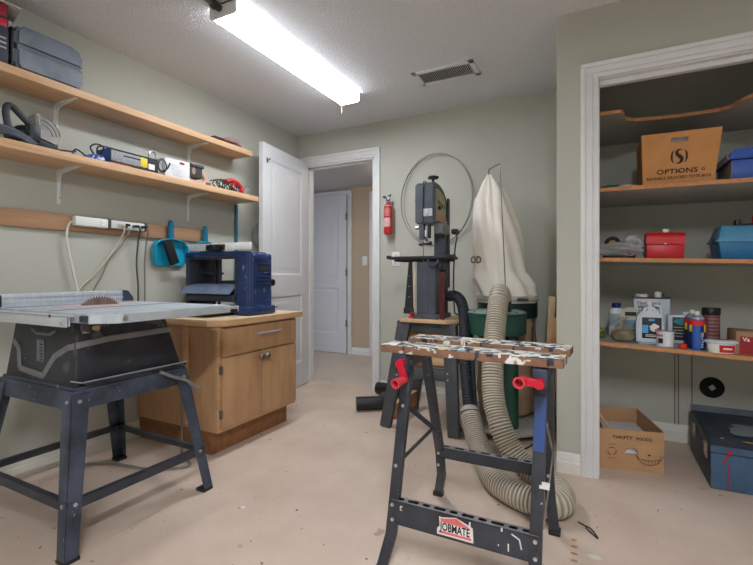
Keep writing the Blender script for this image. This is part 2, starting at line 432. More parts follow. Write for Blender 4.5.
# jambs with stops
m = MB(); m.box((DX0, 3.44, 0), (DX0 + .016, 3.56, DZ)); m.box((DX1 - .016, 3.44, 0), (DX1, 3.56, DZ)); m.box((DX0, 3.44, DZ - .016), (DX1, 3.56, DZ))
m.box((DX0 + .016, 3.485, 0), (DX0 + .027, 3.52, DZ - .016)); m.box((DX1 - .027, 3.485, 0), (DX1 - .016, 3.52, DZ - .016)); m.box((DX0 + .016, 3.485, DZ - .03), (DX1 - .016, 3.52, DZ - .016))
struct('trim_3', m, trim_m)
m = MB(); m.box((CX0, 2.47, 0), (CX0 + .003, 2.59, CZ)); m.box((CX1 - .006, 2.47, 0), (CX1, 2.59, CZ)); m.box((CX0, 2.47, CZ - .006), (CX1, 2.59, CZ))
m.box((CX0 + .003, 2.50, 0), (CX0 + .006, 2.53, CZ)); m.box((CX0, 2.50, CZ - .03), (CX1, 2.53, CZ - .006))
struct('trim_4', m, trim_m)
m = MB(); m.box((-2.62, 4.93, 0), (-2.55, 4.95, 2.1), .003); struct('trim_5', m, trim_m)
m = MB()
for x in (.413, .432, .50): m.box((x, 3.243, .1), (x + .004, 3.25, .62))
struct('trim_6', m, mat('brown_wall_strip', (120, 92, 74), .7))

# panelled doors -----------------------------------------------------
def door_parts(W, HH, T, panels):
    """slab in local coordinates: x 0..W, y 0..T, z 0..HH"""
    mb = MB()
    zs = [0] + [z for p in panels for z in p] + [HH]
    for i in range(0, len(zs), 2): mb.box((0, 0, zs[i]), (W, T, zs[i + 1]))
    for (a, b) in panels:
        mb.box((0, 0, a), (.115, T, b)); mb.box((W - .115, 0, a), (W, T, b)); mb.box((.11, .009, a), (W - .11, T - .009, b))
        for y0, s in ((0, 1), (T, -1)):
            # moulding slopes and raised field
            x0, x1 = .115, W - .115
            for q0, q1, h0, h1 in ((0, .018, 0, .009), (.045, .062, .009, .004)):
                A = [(x0 + q0, a + q0), (x1 - q0, a + q0), (x1 - q0, b - q0), (x0 + q0, b - q0)]
                B = [(x0 + q1, a + q1), (x1 - q1, a + q1), (x1 - q1, b - q1), (x0 + q1, b - q1)]
                vs = [(x, y0 + s * h0, z) for x, z in A] + [(x, y0 + s * h1, z) for x, z in B]
                mb.add(vs, [(i, (i + 1) % 4, (i + 1) % 4 + 4, i + 4) for i in range(4)])
            mb.box((x0 + .062, y0 + s * .004, a + .062), (x1 - .062, y0 + s * .012, b - .062))
    return mb
# the open door of this room
hinge = Vector((-2.515, 3.415, 0)); free = Vector((-2.425, 2.685, 0))
ang = math.atan2(free.y - hinge.y, free.x - hinge.x)
Wd = (free - hinge).length
d1 = thing('door_1', (hinge.x, hinge.y, .008), 'white two-panel door standing open against the left wall', 'door', rz=ang); d1['kind'] = 'structure'
door_parts(Wd, 2.085, .036, [(.22, .84), (1.02, 1.97)]).build('door_slab', door_m, d1, world=False)
MB().cyl((Wd - .06, .036, .96), (Wd - .06, .07, .96), .012).lathe([(.012, 0), (.027, .012), (.027, .028), (.012, .036)], n=20, M=Matrix.Translation((Wd - .06, .068, .96)) @ Matrix.Rotation(R(-90), 4, 'X')).build('door_knob', mat('dark_bronze', (48, 42, 40), .35, .7), d1, world=False)
m = MB(); m.box((Wd - .07, .036, 1.93), (Wd - .05, .041, 1.97), .002); m.tube([(Wd - .06, .04, 1.955), (Wd - .06, .06, 1.95), (Wd - .06, .062, 1.965)], .004, 8)
m.build('coat_hook', mat('dull_nickel', (110, 108, 104), .4, .7), d1, world=False)
# the hall's door
d2 = thing('door_2', (-3.72, 4.915, .006), 'closed white two-panel door across the hall', 'door'); d2['kind'] = 'structure'
door_parts(.76, 2.09, .035, [(.25, .86), (.96, 1.93)]).build('door_slab', door_m, d2, world=False)
m = MB()
for z in (.35, 1.02, 1.75): m.box((.758, -.006, z), (.772, .004, z + .09), .001)
m.build('hinge', mat('dull_nickel', (110, 108, 104), .4, .7), d2, world=False)
casing('trim_7', -3.73, -2.945, 2.10, 4.95, .06, .045)
ls = thing('light_switch', (-2.69, 4.943, 1.16), 'small white light switch on the tan wall of the hall', 'light switch')
MB().box((-2.728, 4.942, 1.155), (-2.658, 4.95, 1.275), .003).build('cover_plate', white_pl, ls)
MB().box((-2.702, 4.936, 1.185), (-2.684, 4.943, 1.245), .002).build('switch_rocker', white_pl, ls)

# ------------------------------------------------------------------ ceiling fixtures
def fixture(x0, x1, y0, y1, label, zb=2.315, em=None):
    t = thing('fluorescent_ceiling_light', ((x0 + x1) / 2, (y0 + y1) / 2, zb), label, 'ceiling light', 'fluorescent wraparound ceiling lights')
    cx = (x0 + x1) / 2
    MB().box((x0 + .003, y0, H - .012), (x1 - .003, y1, H), .001).build('mounting_channel', white_metal, t)
    # wraparound diffuser
    w = (x1 - x0) / 2
    poly = [(cx - w, H - .014), (cx - w, zb + .022), (cx - w + .004, zb + .008), (cx - w + .014, zb), (cx + w - .014, zb), (cx + w - .004, zb + .008), (cx + w, zb + .022), (cx + w, H - .014)]
    df = MB().prism(poly, 'Y', y0 + .012, y1 - .006).build('diffuser', em or emit_m, t)
    df.data.materials.append(emit_s)
    for p in df.data.polygons:
        if abs(p.normal.x) > .9: p.material_index = 1
    for ya, yb in ((y0, y0 + .012), (y1 - .006, y1)):
        MB().prism([(cx - w - .002, H), (cx - w - .002, zb + .005), (cx - w + .012, zb - .003), (cx + w - .012, zb - .003), (cx + w + .002, zb + .005), (cx + w + .002, H)], 'Y', ya, yb).build('end_plate', white_metal, t)
    MB().cyl((x0 + .02, y1 - .01, zb), (x0 + .02, y1 - .01, zb - .07), .0005, n=6).build('pull_string', white_pl, t)
    return t
fixture(-1.755, -1.585, 1.585, 2.83, 'long lit white fluorescent fixture on the ceiling above the cabinet')
fixture(0.15, .32, -1.25, 0.0, 'lit fluorescent fixture over the near half of the room, opposite the closet', em=emit_r)
hl = thing('hall_fill_light', (-1.95, 4.25, 2.11), 'round fill light added out of view on the hall ceiling', 'ceiling light')  # added fill lamp, hidden beside the doorway, to brighten the hall
MB().lathe([(.02, 2.10), (.09, 2.115), (.12, 2.145), (.125, 2.165)], (-1.95, 4.25, 0), 28).build('fill_dome', mat('hall_fill_glow', (255, 248, 238), .4, var=0, emit=9.0), hl)
MB().lathe([(.13, 2.160), (.135, 2.175)], (-1.95, 4.25, 0), 28).build('rim', white_metal, hl)
ct = thing('electrical_conduit', (-1.68, 1.5, 2.35), 'grey metal electrical conduit running along the ceiling to the light', 'conduit')
MB().cyl((-1.685, 1.56, 2.352), (-1.69, .2, 2.352), .011, n=14).build('pipe', mat('galvanised_pipe', (116, 116, 118), .45, .6), ct)
MB().cyl((-1.685, 1.53, 2.352), (-1.685, 1.584, 2.352), .017, n=14).cyl((-1.685, 1.545, 2.352), (-1.685, 1.556, 2.352), .022, n=10).build('connector', mat('dark_zinc', (84, 84, 88), .4, .7), ct)
vt = thing('ceiling_vent', (-.915, 2.82, 2.37), 'white rectangular air vent set in the ceiling', 'vent')
x0, x1, y0, y1 = -1.125, -.705, 2.712, 2.928
m = MB()
for a, b in (((x0, y0), (x1, y0 + .032)), ((x0, y1 - .032), (x1, y1)), ((x0, y0), (x0 + .035, y1)), ((x1 - .035, y0), (x1, y1))):
    m.box((*a, H - .010), (*b, H), .002)
m.build('frame', white_metal, vt)
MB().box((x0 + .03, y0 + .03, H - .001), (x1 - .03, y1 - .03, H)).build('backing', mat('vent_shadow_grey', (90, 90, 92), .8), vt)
m = MB()
for i in range(26):
    x = x0 + .045 + i * (.33 / 25)
    m.hull([(x - .004, y0 + .03, H - .001), (x - .002, y0 + .03, H - .001), (x + .005, y0 + .03, H - .009), (x + .003, y0 + .03, H - .009),
            (x - .004, y1 - .03, H - .001), (x - .002, y1 - .03, H - .001), (x + .005, y1 - .03, H - .009), (x + .003, y1 - .03, H - .009)],
           [(0, 1, 2, 3), (7, 6, 5, 4), (0, 4, 5, 1), (1, 5, 6, 2), (2, 6, 7, 3), (3, 7, 4, 0)])
m.build('louvres', white_metal, vt)

# ------------------------------------------------------------------ left wall: shelves, brackets, cleat
S1, S2 = 1.987, 1.635
o = MB().box((-2.608, -.6, S1 - .04), (-2.40, 2.585, S1), .003).build('wall_shelf', pine)
tag(o, 'upper long pine plank shelf on the left wall', 'shelf', 'pine plank shelves on the left wall')
o = MB().box((-2.608, -.6, S2 - .04), (-2.355, 2.605, S2), .003).build('wall_shelf', pine)
tag(o, 'lower long pine plank shelf on the left wall holding the power tools', 'shelf', 'pine plank shelves on the left wall')
o = MB().box((-2.6085, -.6, 1.268), (-2.590, 2.29, 1.355), .002).build('wall_cleat', pine_d)
tag(o, 'reddish wooden board screwed to the wall behind the power strip', 'wooden board')
def bracket(y, z, label):
    t = thing('shelf_bracket', (-2.608, y, z - .2), label, 'shelf bracket', 'white steel shelf brackets')
    m = MB(); w = .011
    m.box((-2.608, y - w, z - .185), (-2.603, y + w, z), .001)
    m.box((-2.608, y - w, z - .005), (-2.42, y + w, z - .0), .001)
    m.build('plate', white_metal, t)
    m = MB()
    poly = [(-2.604, z - .165), (-2.598, z - .16), (-2.592, z - .05), (-2.575, z - .026), (-2.43, z - .008), (-2.43, z - .004), (-2.604, z - .004)]
    m.prism(poly, 'Y', y - .003, y + .003)
    m.build('brace', white_metal, t)
    discs('screw', mat('dull_nickel', (110, 108, 104), .4, .7), t, [((-2.603, y + .006, z - dz), (1, 0, 0), .004, .003) for dz in (.03, .15)])
bracket(1.31, S1 - .04, 'white bracket under the upper shelf above the circular saw')
bracket(2.165, S1 - .04, 'white bracket under the upper shelf above the black sander')
bracket(1.325, S2 - .04, 'white bracket under the lower shelf above the fence end of the table saw')
bracket(2.16, S2 - .04, 'white bracket under the lower shelf beside the teal dustpan')

# power strip and cords
ps = thing('power_strip', (-2.589, 1.6, 1.30), 'white power strip screwed to the wooden wall board', 'power strip')
MB().box((-2.590, 1.38, 1.298), (-2.55, 1.56, 1.350), .006).build('housing', white_pl, ps)
MB().box((-2.590, 1.58, 1.302), (-2.556, 1.80, 1.349), .006).build('outlet_bar', mat('light_strip', (214, 216, 218), .45), ps)
for y in (1.561, 1.790):
    MB().box((-2.590, y, 1.300), (-2.552, y + .016, 1.354), .004).build('clamp', mat('clamp_grey', (66, 66, 72), .5), ps)
m = MB()
for z in (1.314, 1.335): m.box((-2.551, 1.515, z - .006), (-2.546, 1.54, z + .004), .001)
m.build('switch', mat('switch_white', (250, 246, 236), .3), ps)
def cord(name, pts, r, mt, label, plug=None, plug_m=None, group='cords hanging from the power strip'):
    t = thing(name, pts[0], label, 'cord', group)
    MB().tube(pts, r, 8, per=8).build('cable', mt, t)
    if plug:
        a, b, rr = plug; MB().bar(a, b, rr * 2, rr * 1.7, up=(0, 0, 1), bev=.003).build('plug', plug_m, t)
xx = -2.583
cord('extension_cord', [(-2.57, 1.391, 1.322), (xx, 1.368, 1.312), (xx, 1.352, 1.25), (xx, 1.36, 1.17), (xx, 1.385, 1.04), (xx, 1.41, .90), (xx, 1.42, .60)], .0065, cord_w, 'thick white cord leaving the left end of the power strip', group='cords hanging from the power strip')
cord('extension_cord', [(-2.553, 1.60 + .035, 1.32), (-2.535, 1.645, 1.29), (xx + .02, 1.625, 1.22), (xx, 1.57, 1.12), (xx, 1.49, 1.02), (xx, 1.42, .95), (xx, 1.36, .8)], .0045, cord_c, 'thin cream cord crossing diagonally down to the white cord', ((-2.557, 1.625, 1.325), (-2.528, 1.645, 1.325), .010), cream_pl)
cord('extension_cord', [(-2.55, 1.672, 1.318), (-2.53, 1.668, 1.28), (xx + .02, 1.64, 1.2), (xx, 1.58, 1.11), (xx, 1.545, 1.03), (xx, 1.49, .93), (xx, 1.44, .8)], .0045, cord_g, 'grey cord curving away to the left below the power strip', ((-2.557, 1.67, 1.33), (-2.525, 1.668, 1.326), .009), black_pl)
cord('extension_cord', [(-2.55, 1.71, 1.325), (-2.52, 1.735, 1.31), (xx + .03, 1.745, 1.23), (xx, 1.755, 1.1), (xx, 1.765, .96), (xx, 1.77, .82), (xx+.02, 1.80, .779), (xx+.05, 1.85, .779)], .005, mat('dark_grey_cord', (74, 70, 66), .5), 'dark grey cord hanging straight from the middle of the power strip', ((-2.557, 1.715, 1.325), (-2.52, 1.73, 1.324), .009), black_pl)
cord('extension_cord', [(-2.55, 1.77, 1.325), (-2.52, 1.79, 1.31), (xx + .03, 1.80, 1.23), (xx, 1.81, 1.1), (xx, 1.812, .96), (xx, 1.815, .84), (xx+.03, 1.84, .779), (xx+.06, 1.90, .779)], .005, cord_g, 'lighter grey cord hanging straight from the right end of the power strip', ((-2.557, 1.77, 1.325), (-2.52, 1.785, 1.324), .009), black_pl)

# dustpans, brush, broom
def dustpan(y0, y1, zt, label, x=-2.585):
    yc = (y0 + y1) / 2; t = thing('dustpan', (x, yc, 1.08), label, 'dustpan', 'teal plastic dustpans on the wall')
    m = MB()
    m.prism([(y0 + .03, 1.088), (y1 - .01, 1.088), (y1, 1.11), (y1 - .005, 1.215), (y1 - .04, 1.25), (yc + .03, 1.268), (yc - .03, 1.268), (y0 + .03, 1.25), (y0, 1.22), (y0 + .01, 1.11)], 'X', x - .004, x, .001)
    for (a, b) in (((y0 + .005, 1.10), (y0 + .0, 1.22)), ((y0, 1.22), (y0 + .03, 1.25)), ((y0 + .03, 1.25), (yc - .02, 1.268)), ((yc - .02, 1.268), (yc + .02, 1.268)), ((yc + .02, 1.268), (y1 - .03, 1.25)), ((y1 - .03, 1.25), (y1 - .003, 1.215)), ((y1 - .003, 1.215), (y1, 1.11))):
        m.bar((x + .018, *a), (x + .018, *b), .006, .044, up=(1, 0, 0), bev=.001)
    m.build('pan', teal, t)
    m = MB(); m.prism([(yc - .022, 1.262), (yc + .022, 1.262), (yc + .017, zt - .015), (yc + .01, zt), (yc - .01, zt), (yc - .017, zt - .015)], 'X', x + .006, x + .03, .005)
    m.build('handle', teal_d, t)
dustpan(1.862, 2.115, 1.395, 'bright teal plastic dustpan hanging on the wall with a black brush in it')
dustpan(2.165, 2.385, 1.385, 'teal plastic dustpan mostly hidden behind the blue planer')
br = thing('hand_brush', (-2.55, 1.975, 1.1), 'black bristled hand brush clipped inside the bright teal dustpan', 'brush')
MB().bar((-2.535, 1.935, 1.25), (-2.535, 1.995, 1.10), .062, .028, up=(1, 0, 0), bev=.006).build('bristles', mat('black_bristle', (24, 24, 28), .9, bump=.8, bscale=200, var=.3), br)
MB().bar((-2.56, 1.935, 1.25), (-2.56, 1.995, 1.10), .02, .03, up=(1, 0, 0), bev=.004).build('handle', teal_d, br)
bm_ = thing('broom', (-2.575, 2.62, 0), 'teal broom pole leaning upright against the wall behind the planer', 'broom')
MB().cyl((-2.58, 2.60, .16), (-2.5965, 2.612, 1.592), .0125, n=16).build('pole', teal_d, bm_)
MB().box((-2.60, 2.50, .11), (-2.55, 2.74, .165), .008).build('head', teal, bm_)
MB().box((-2.602, 2.505, 0.0), (-2.548, 2.735, .115), .004).build('bristles', mat('black_bristle', (24, 24, 28), .9), bm_)
hc = thing('coiled_hose', (-2.56, 2.87, 1.3), 'grey coil of hose hanging between the left wall and the open door', 'hose coil')
m = MB()
for k in range(4):
    pts = [(-2.585 + .012 * k, 2.885 + (.085 - .006 * k) * math.cos(q), 1.37 + (.10 - .006 * k) * math.sin(q)) for q in [i * math.pi / 8 for i in range(16)]]
    m.tube(pts, .011, 8, closed=True, per=3)
m.build('coil', mat('pale_grey_hose', (150, 150, 146), .6), hc)
MB().cyl((-2.61, 2.885, 1.455), (-2.545, 2.885, 1.46), .005, n=8).build('hook', chrome, hc)

# ------------------------------------------------------------------ cabinet
cab = thing('base_cabinet', (-2.25, 2.12, 0), 'light wood base cabinet with one drawer and two doors under the blue planer', 'cabinet')
Y0, Y1, XF = 1.775, 2.475, -1.905
XB = XF - .0192
m = MB(); m.box((-2.60, Y0, .135), (XB, Y0 + .018, .735)); m.box((-2.60, Y1 - .018, .135), (XB, Y1, .735))
m.box((-2.60, Y0 + .018, .135), (XB, Y1 - .018, .153)); m.box((-2.60, Y0 + .018, .717), (XB, Y1 - .018, .735)); m.box((-2.60, Y0 + .018, .153), (-2.585, Y1 - .018, .717))
m.build('carcass', maple, cab)
m = MB(); a_, b_ = Y0 + .03, Y1 - .02; m.box((XF - .019, Y0, .135), (XF, a_, .735), .0005); m.box((XF - .019, b_, .135), (XF, Y1, .735), .0005)
m.box((XF - .019, a_, .135), (XF, b_, .155)); m.box((XF - .019, a_, .715), (XF, b_, .735)); m.box((XF - .019, a_, .545), (XF, b_, .57))
m.build('face_frame', maple_l, cab)
MB().box((-2.60, Y0 + .012, 0), (XF - .06, Y1 - .02, .1345)).build('toe_kick', kick_m, cab)
m = MB(); m.box((-2.17, Y0 - .022, .16), (-2.13, Y0, .732), .006); m.box((-2.128, Y0 - .012, .712), (XF, Y0, .734), .002)
m.build('side_cleat', maple_l, cab)
dr = MB().box((XF, Y0 + .022, .563), (XF + .018, Y1 - .012, .722), .003).build('drawer_front', maple, cab)
m = MB(); m.tube([(XF + .018, 2.07, .665), (XF + .040, 2.072, .665), (XF + .042, 2.08, .665), (XF + .042, 2.24, .665), (XF + .040, 2.248, .665), (XF + .018, 2.25, .665)], .005, 8, smooth=False)
m.cyl((XF + .042, 2.055, .665), (XF + .042, 2.265, .665), .0085, n=12)
m.build('bar_handle', chrome, dr)
knob_m = mat('antique_knob', (130, 118, 108), .4, .6)
for ya, yb, ky in ((Y0 + .022, 2.1225, 2.098), (2.1245, Y1 - .012, 2.150)):
    d = MB().box((XF, ya, .158), (XF + .018, yb, .553), .003).build('cabinet_door', maple, cab)
    MB().lathe([(.008, 0), (.007, .010), (.016, .016), (.020, .022), (.016, .029), (.004, .031)], n=18, M=Matrix.Translation((XF + .018, ky, .517)) @ Matrix.Rotation(R(90), 4, 'Y')).build('knob', knob_m, d)
    if ya < 1.9:
        for z in (.215, .465):
            MB().box((XF - .001, ya - .012, z), (XF + .019, ya + .003, z + .045), .001).cyl((XF + .012, ya - .004, z - .004), (XF + .012, ya - .004, z + .049), .004, n=8).build('hinge', knob_m, d)
m = MB(); m.prism([(-2.605, 1.60), (-2.30, 1.60), (-2.30, 1.735), (-1.94, 1.735), (-1.86, 1.80), (-1.86, 2.50), (-2.605, 2.50)], 'Z', .735, .772, .004)
m.v = [Vector(q) for q in m.v]
m.build('countertop', top_m, cab)
m = MB(); m.prism([(-2.30, 1.733), (-1.94, 1.733), (-1.938, 1.735), (-1.858, 1.80), (-1.858, 2.502), (-1.862, 2.502), (-1.862, 1.802), (-1.941, 1.737), (-2.30, 1.737)], 'Z', .738, .769, 0)
m.build('edge_band', maple_l, cab)
cg = thing('extension_cord', (-2.0, 1.72, 0), 'grey cord looping down in front of the cabinet side to the saw stand', 'cord')
MB().tube([(-2.16, 1.745, .50), (-2.16, 1.742, .30), (-2.15, 1.74, .10), (-2.10, 1.70, .012), (-1.95, 1.62, .01), (-2.1, 1.50, .01), (-2.35, 1.45, .01), (-2.5, 1.35, .01)], .006, 8, per=8).build('cable', cord_g, cg)

# ------------------------------------------------------------------ planer on the cabinet
pl = thing('thickness_planer', (-2.23, 2.2, .772), 'dusty dark blue benchtop thickness planer standing on the wooden cabinet', 'planer')
zb = .774; PX0, PX1, PY0, PY1 = -2.50, -1.925, 2.05, 2.27
m = MB(); m.prism([(PX1 - .115, PY0), (PX1 - .02, PY0 + .0), (PX1, PY0 + .02), (PX1, PY1 - .02), (PX1 - .02, PY1), (PX1 - .115, PY1)], 'Z', zb + .045, 1.165, .008)
m.box((PX1 - .055, PY0 + .03, 1.10), (PX1 + .006, PY1 - .06, 1.168), .02)
m.build('gearbox_housing', blue_mc, pl)
m = MB(); m.box((PX1 - .13, PY0 - .01, zb), (PX1 + .008, PY1 + .015, zb + .055), .012); m.box((PX1 - .02, PY0 + .06, zb + .01), (PX1 + .012, PY0 + .12, zb + .06), .008)
m.build('base_foot', blue_mc, pl)
m = MB()
m.box((PX1 + .0, PY0 + .075, 1.045), (PX1 + .003, PY0 + .18, 1.095), .001)
m.build('vent_recess', planer_in, pl)
m = MB()
m.box((PX1, PY0 + .07, 1.037), (PX1 + .008, PY0 + .185, 1.045), .002); m.box((PX1, PY0 + .07, 1.095), (PX1 + .008, PY0 + .185, 1.103), .002)
for i in range(3): m.box((PX1 - .002, PY0 + .06, .965 + i * .022), (PX1 + .007, PY0 + .19, .976 + i * .022), .003)
m.build('vent_ribs', blue_mc, pl)
m = MB(); m.box((PX0, PY0, zb), (PX0 + .035, PY1, 1.165), .008); m.box((PX1 - .128, PY0 - .001, zb + .08), (PX1 - .112, PY0 + .03, 1.15), .003); m.box((PX0 + .03, PY0, 1.128), (PX1 - .115, PY0 + .02, 1.147), .002)
m.build('side_column', planer_in, pl)
m = MB(); m.box((PX0, PY0 - .004, 1.145), (PX1 - .06, PY1, 1.178), .008); m.box((PX0 + .12, PY0 + .01, 1.176), (PX0 + .32, PY0 + .06, 1.184), .002)
m.build('top_cover', blue_mc, pl)
m = MB(); m.box((PX0 + .045, PY0 + .02, .985), (PX1 - .11, PY0 + .026, 1.145)) if 0 else None
for x in (PX0 + .10, PX0 + .145): m.cyl((x, PY0 + .16, zb + .05), (x, PY0 + .16, 1.15), .010, n=12)
m.box((PX0 + .05, PY0 + .10, 1.03), (PX0 + .15, PY0 + .20, 1.045), .002)
m.box((PX0 + .05, PY1 - .04, .95), (PX0 + .09, PY1 - .01, 1.15), .006); m.box((PX0 + .10, PY1 - .03, .95), (PX0 + .12, PY1 - .01, 1.15), .003)
m.build('elevation_posts', planer_in, pl)
MB().box((PX0 + .22, PY0 + .08, .955), (PX1 - .115, PY0 + .17, .99), .01).build('motor_cover', black_pl, pl)
m = MB(); m.box((PX0 + .05, PY0 + .03, .865), (PX1 - .115, PY1 - .01, .955), .006); m.build('cutterhead_carriage', planer_in, pl)
m = MB(); m.prism([(PY0 - .055, .905), (PY0 - .05, .915), (PY0 - .02, .945), (PY0 + .02, .965), (PY0 + .06, .97), (PY0 + .06, .96), (PY0 + .02, .953), (PY0 - .015, .93), (PY0 - .045, .905)], 'X', PX0 + .01, PX1 - .125, .001)
m.build('dust_hood', planer_g, pl)
m = MB(); m.box((PX0 + .03, PY0 - .02, .855), (PX1 - .12, PY0 + .04, .90), .006); m.build('roller_housing', planer_in, pl)
m = MB(); m.box((PX0 + .05, PY0 - .03, zb + .018), (PX1 - .12, PY1 + .0, zb + .03), .002); m.box((PX0 + .05, PY0 - .22, zb + .020), (PX1 - .125, PY0 - .03, zb + .028), .003)
m.box((PX0 + .05, PY1, zb + .030), (PX1 - .05, PY1 + .11, zb + .036), .003)
m.build('feed_tables', planer_in, pl)
gb = thing('straightedge_gauge', (-2.23, 2.11, 1.18), 'white straight bar with a black clamp lying on top of the blue planer', 'gauge')
MB().box((PX0 + .04, PY0 + .005, 1.186), (PX1 - .012, PY0 + .03, 1.232), .002).build('bar', mat('white_bar', (240, 242, 246), .4), gb)
m = MB(); m.box((PX0 + .20, PY0 - .008, 1.186), (PX0 + .36, PY0 + .04, 1.224), .004)
for i, x in enumerate((.22, .26, .30, .33)): m.cyl((PX0 + x, PY0 + .015, 1.20), (PX0 + x + .01, PY0 + .015, 1.232 - .006 * (i % 2)), .010, n=10)
m.tube([(PX0 + .21, PY0 - .012, 1.20), (PX0 + .26, PY0 - .018, 1.22), (PX0 + .31, PY0 - .018, 1.195), (PX0 + .35, PY0 - .012, 1.215)], .005, 8)
m.build('clamp', black_pl, gb)

# ------------------------------------------------------------------ table saw
ts = thing('table_saw', (-2.04, 1.2, 0), 'dusty black benchtop table saw with metal table on a dark steel leg stand', 'table saw')
ZT = .883
TX0, TX1, TY0, TY1 = -2.42, -1.555, .925, 1.535
m = MB()
m.prism([(TX0, TY0), (TX1 - .07, TY0), (TX1, TY0 + .07), (TX1, TY1 - .01), (TX1 - .01, TY1), (TX0, TY1)], 'Z', ZT - .036, ZT - .003, .002)
x = TX0
while x < TX1 - .02:
    x1 = min(x + .055, TX1 - .004)
    ya = TY0 + .004 + max(0, x1 - (TX1 - .07))
    m.box((x + .002, ya, ZT - .006), (x1 - .003, TY1 - .004, ZT), .001); x += .055
m.build('table_top', alu_tbl, ts)
m = MB(); m.box((-1.935, TY0 + .02, ZT - .002), (-1.92, TY1 - .02, ZT + .0008)); m.box((-2.27, TY0 + .02, ZT - .002), (-2.255, TY1 - .02, ZT + .0008))
m.build('miter_slots', planer_in, ts)
MB().box((-2.15, 1.06, ZT - .002), (-2.05, 1.42, ZT + .0015), .0005).build('throat_plate', mat('faded_red_insert', (206, 160, 158), .6, rgb2=(214, 186, 184)), ts)
# blade
m = MB(); cz, cy, rb = ZT - .080, 1.245, .118; poly = []
for k in range(60):
    q = 2 * math.pi * k / 60
    poly.append((cy + rb * math.cos(q), cz + rb * math.sin(q))); q += 2 * math.pi / 60 * .35
    poly.append((cy + (rb + .008) * math.cos(q), cz + (rb + .008) * math.sin(q))); q += .012
    poly.append((cy + (rb - .003) * math.cos(q), cz + (rb - .003) * math.sin(q)))
m.prism(poly, 'X', -2.102, -2.098)
m.build('saw_blade', rust, ts)
fe = MB().box((-2.385, TY0 + .03, ZT), (-2.335, TY1 - .02, ZT + .058), .003); fe.box((-2.334, TY0 + .03, ZT + .018), (-2.331, TY1 - .02, ZT + .026)); fe.box((-2.334, TY0 + .03, ZT + .040), (-2.331, TY1 - .02, ZT + .045))
fo = fe.build('rip_fence', alu, ts)
MB().box((-2.392, TY1 - .03, ZT - .004), (-2.328, TY1 - .015, ZT + .06), .003).prism([(TY1 - .018, ZT), (TY1 + .035, ZT), (TY1 + .03, ZT + .02), (TY1 + .0, ZT + .058), (TY1 - .018, ZT + .058)], 'X', -2.39, -2.33, .003).build('rear_clamp', mat('slate_plastic', (52, 62, 78), .5), fo)
MB().box((-2.40, TY0 - .05, ZT - .02), (-2.32, TY0 + .032, ZT + .055), .008).build('fence_handle', black_pl, fo)
m = MB(); m.box((TX0 - .30, .885, ZT - .048), (-1.70, .892, ZT - .008), .001); m.box((TX0 - .30, .885, ZT - .012), (-1.70, .915, ZT - .006), .001); m.box((TX0 - .30, .905, ZT - .048), (-1.72, .912, ZT - .012))
m.build('front_rail', alu, ts)
discs('bolt', chrome, ts, [((-1.725, .886, ZT - .034), (0, -1, 0), .007, .005), ((TX1, 1.01, ZT - .018), (1, 0, 0), .009, .006), ((TX1, 1.49, ZT - .018), (1, 0, 0), .006, .006)], 14)
discs('rail_screw', black_pl, ts, [((-1.80, .8855, ZT - .010), (0, -1, 0), .006, .003)])
m = MB(); m.box((-1.668, .913, ZT - .030), (-1.632, .955, ZT - .006), .003)
m.box((-1.665, .915, ZT - .062), (-1.625, .955, ZT - .036), .003, mat=black_pl)
m.cyl((-1.655, .93, ZT - .07), (-1.655, .93, ZT - .05), .012, n=12, mat=mat('brass_fitting', (150, 130, 96), .5, .5)); m.cyl((-1.62, .94, ZT - .05), (-1.60, .94, ZT - .05), .009, n=12, mat=mat('brass_fitting', (0, 0, 0)))
m.build('rail_bracket', mat('slate_plastic', (0, 0, 0)), ts)
for y in (TY0 + .46,):
    m = MB(); m.box((TX1 - .012, 1.49, ZT - .034), (TX1 + .002, TY1 + .045, ZT - .006), .002); m.box((TX1 - .03, TY1 - .01, ZT - .036), (TX1 + .004, TY1 + .035, ZT - .020), .002, mat=black_pl)
    m.build('rear_rail', alu, ts)
# housing: front (facing the camera side) and right faces, slight flare to the foot
zt, z0 = ZT - .036, .585
bx0, bx1, by0, by1 = -2.27, -1.785, .955, 1.355
vs = [(bx0 - .03, by0 - .0, z0), (bx1 + .012, by0 - .0, z0), (bx1 + .012, by1 + .085, z0), (bx0 - .03, by1 + .085, z0),
      (bx0 + .03, by0 + .015, zt), (bx1 - .005, by0 + .015, zt), (bx1 - .005, by1, zt), (bx0 + .03, by1, zt)]
hz = MB().hull(vs, [(3, 2, 1, 0), (4, 5, 6, 7), (0, 1, 5, 4), (1, 2, 6, 5), (2, 3, 7, 6), (3, 0, 4, 7)], .014, seg=3).build('motor_housing', saw_body, ts)
m = MB()
def fr(u, z): # point on the front face, u 0..1 across, z height
    t = (z - z0) / (zt - z0); xa = bx0 - .03 + .06 * t; xb = bx1 + .012 - .017 * t
    return Vector((xa + (xb - xa) * u, by0 + .015 * t - .002, z))
def sd(u, z):
    t = (z - z0) / (zt - z0); ya = by0 + .015 * t; yb = by1 + .085 * (1 - t)
    return Vector((bx1 + .012 - .017 * t + .002, ya + (yb - ya) * u, z))
def ribbon(mb, P, w, nrm, t=.006, mat=None):
    for a, b in zip(P, P[1:]):
        mb.bar(a, b, w, t, up=nrm, bev=.001, mat=mat)
ribbon(m, [fr(.06, .745), fr(.16, .715), fr(.22, .635), fr(.58, .618), fr(.72, .70), fr(.90, .742), fr(.985, .75)], .024, (0, 1, 0))
ribbon(m, [sd(.0, .752), sd(.3, .765), sd(1.0, .772)], .024, (1, 0, 0))
m.build('relief_trim', saw_grey, hz); m = MB()
ribbon(m, [fr(.33, .80), fr(.42, .785), fr(.62, .785), fr(.70, .80)], .010, (0, 1, 0))
m.build('relief_trim', saw_grey, hz)
m = MB()
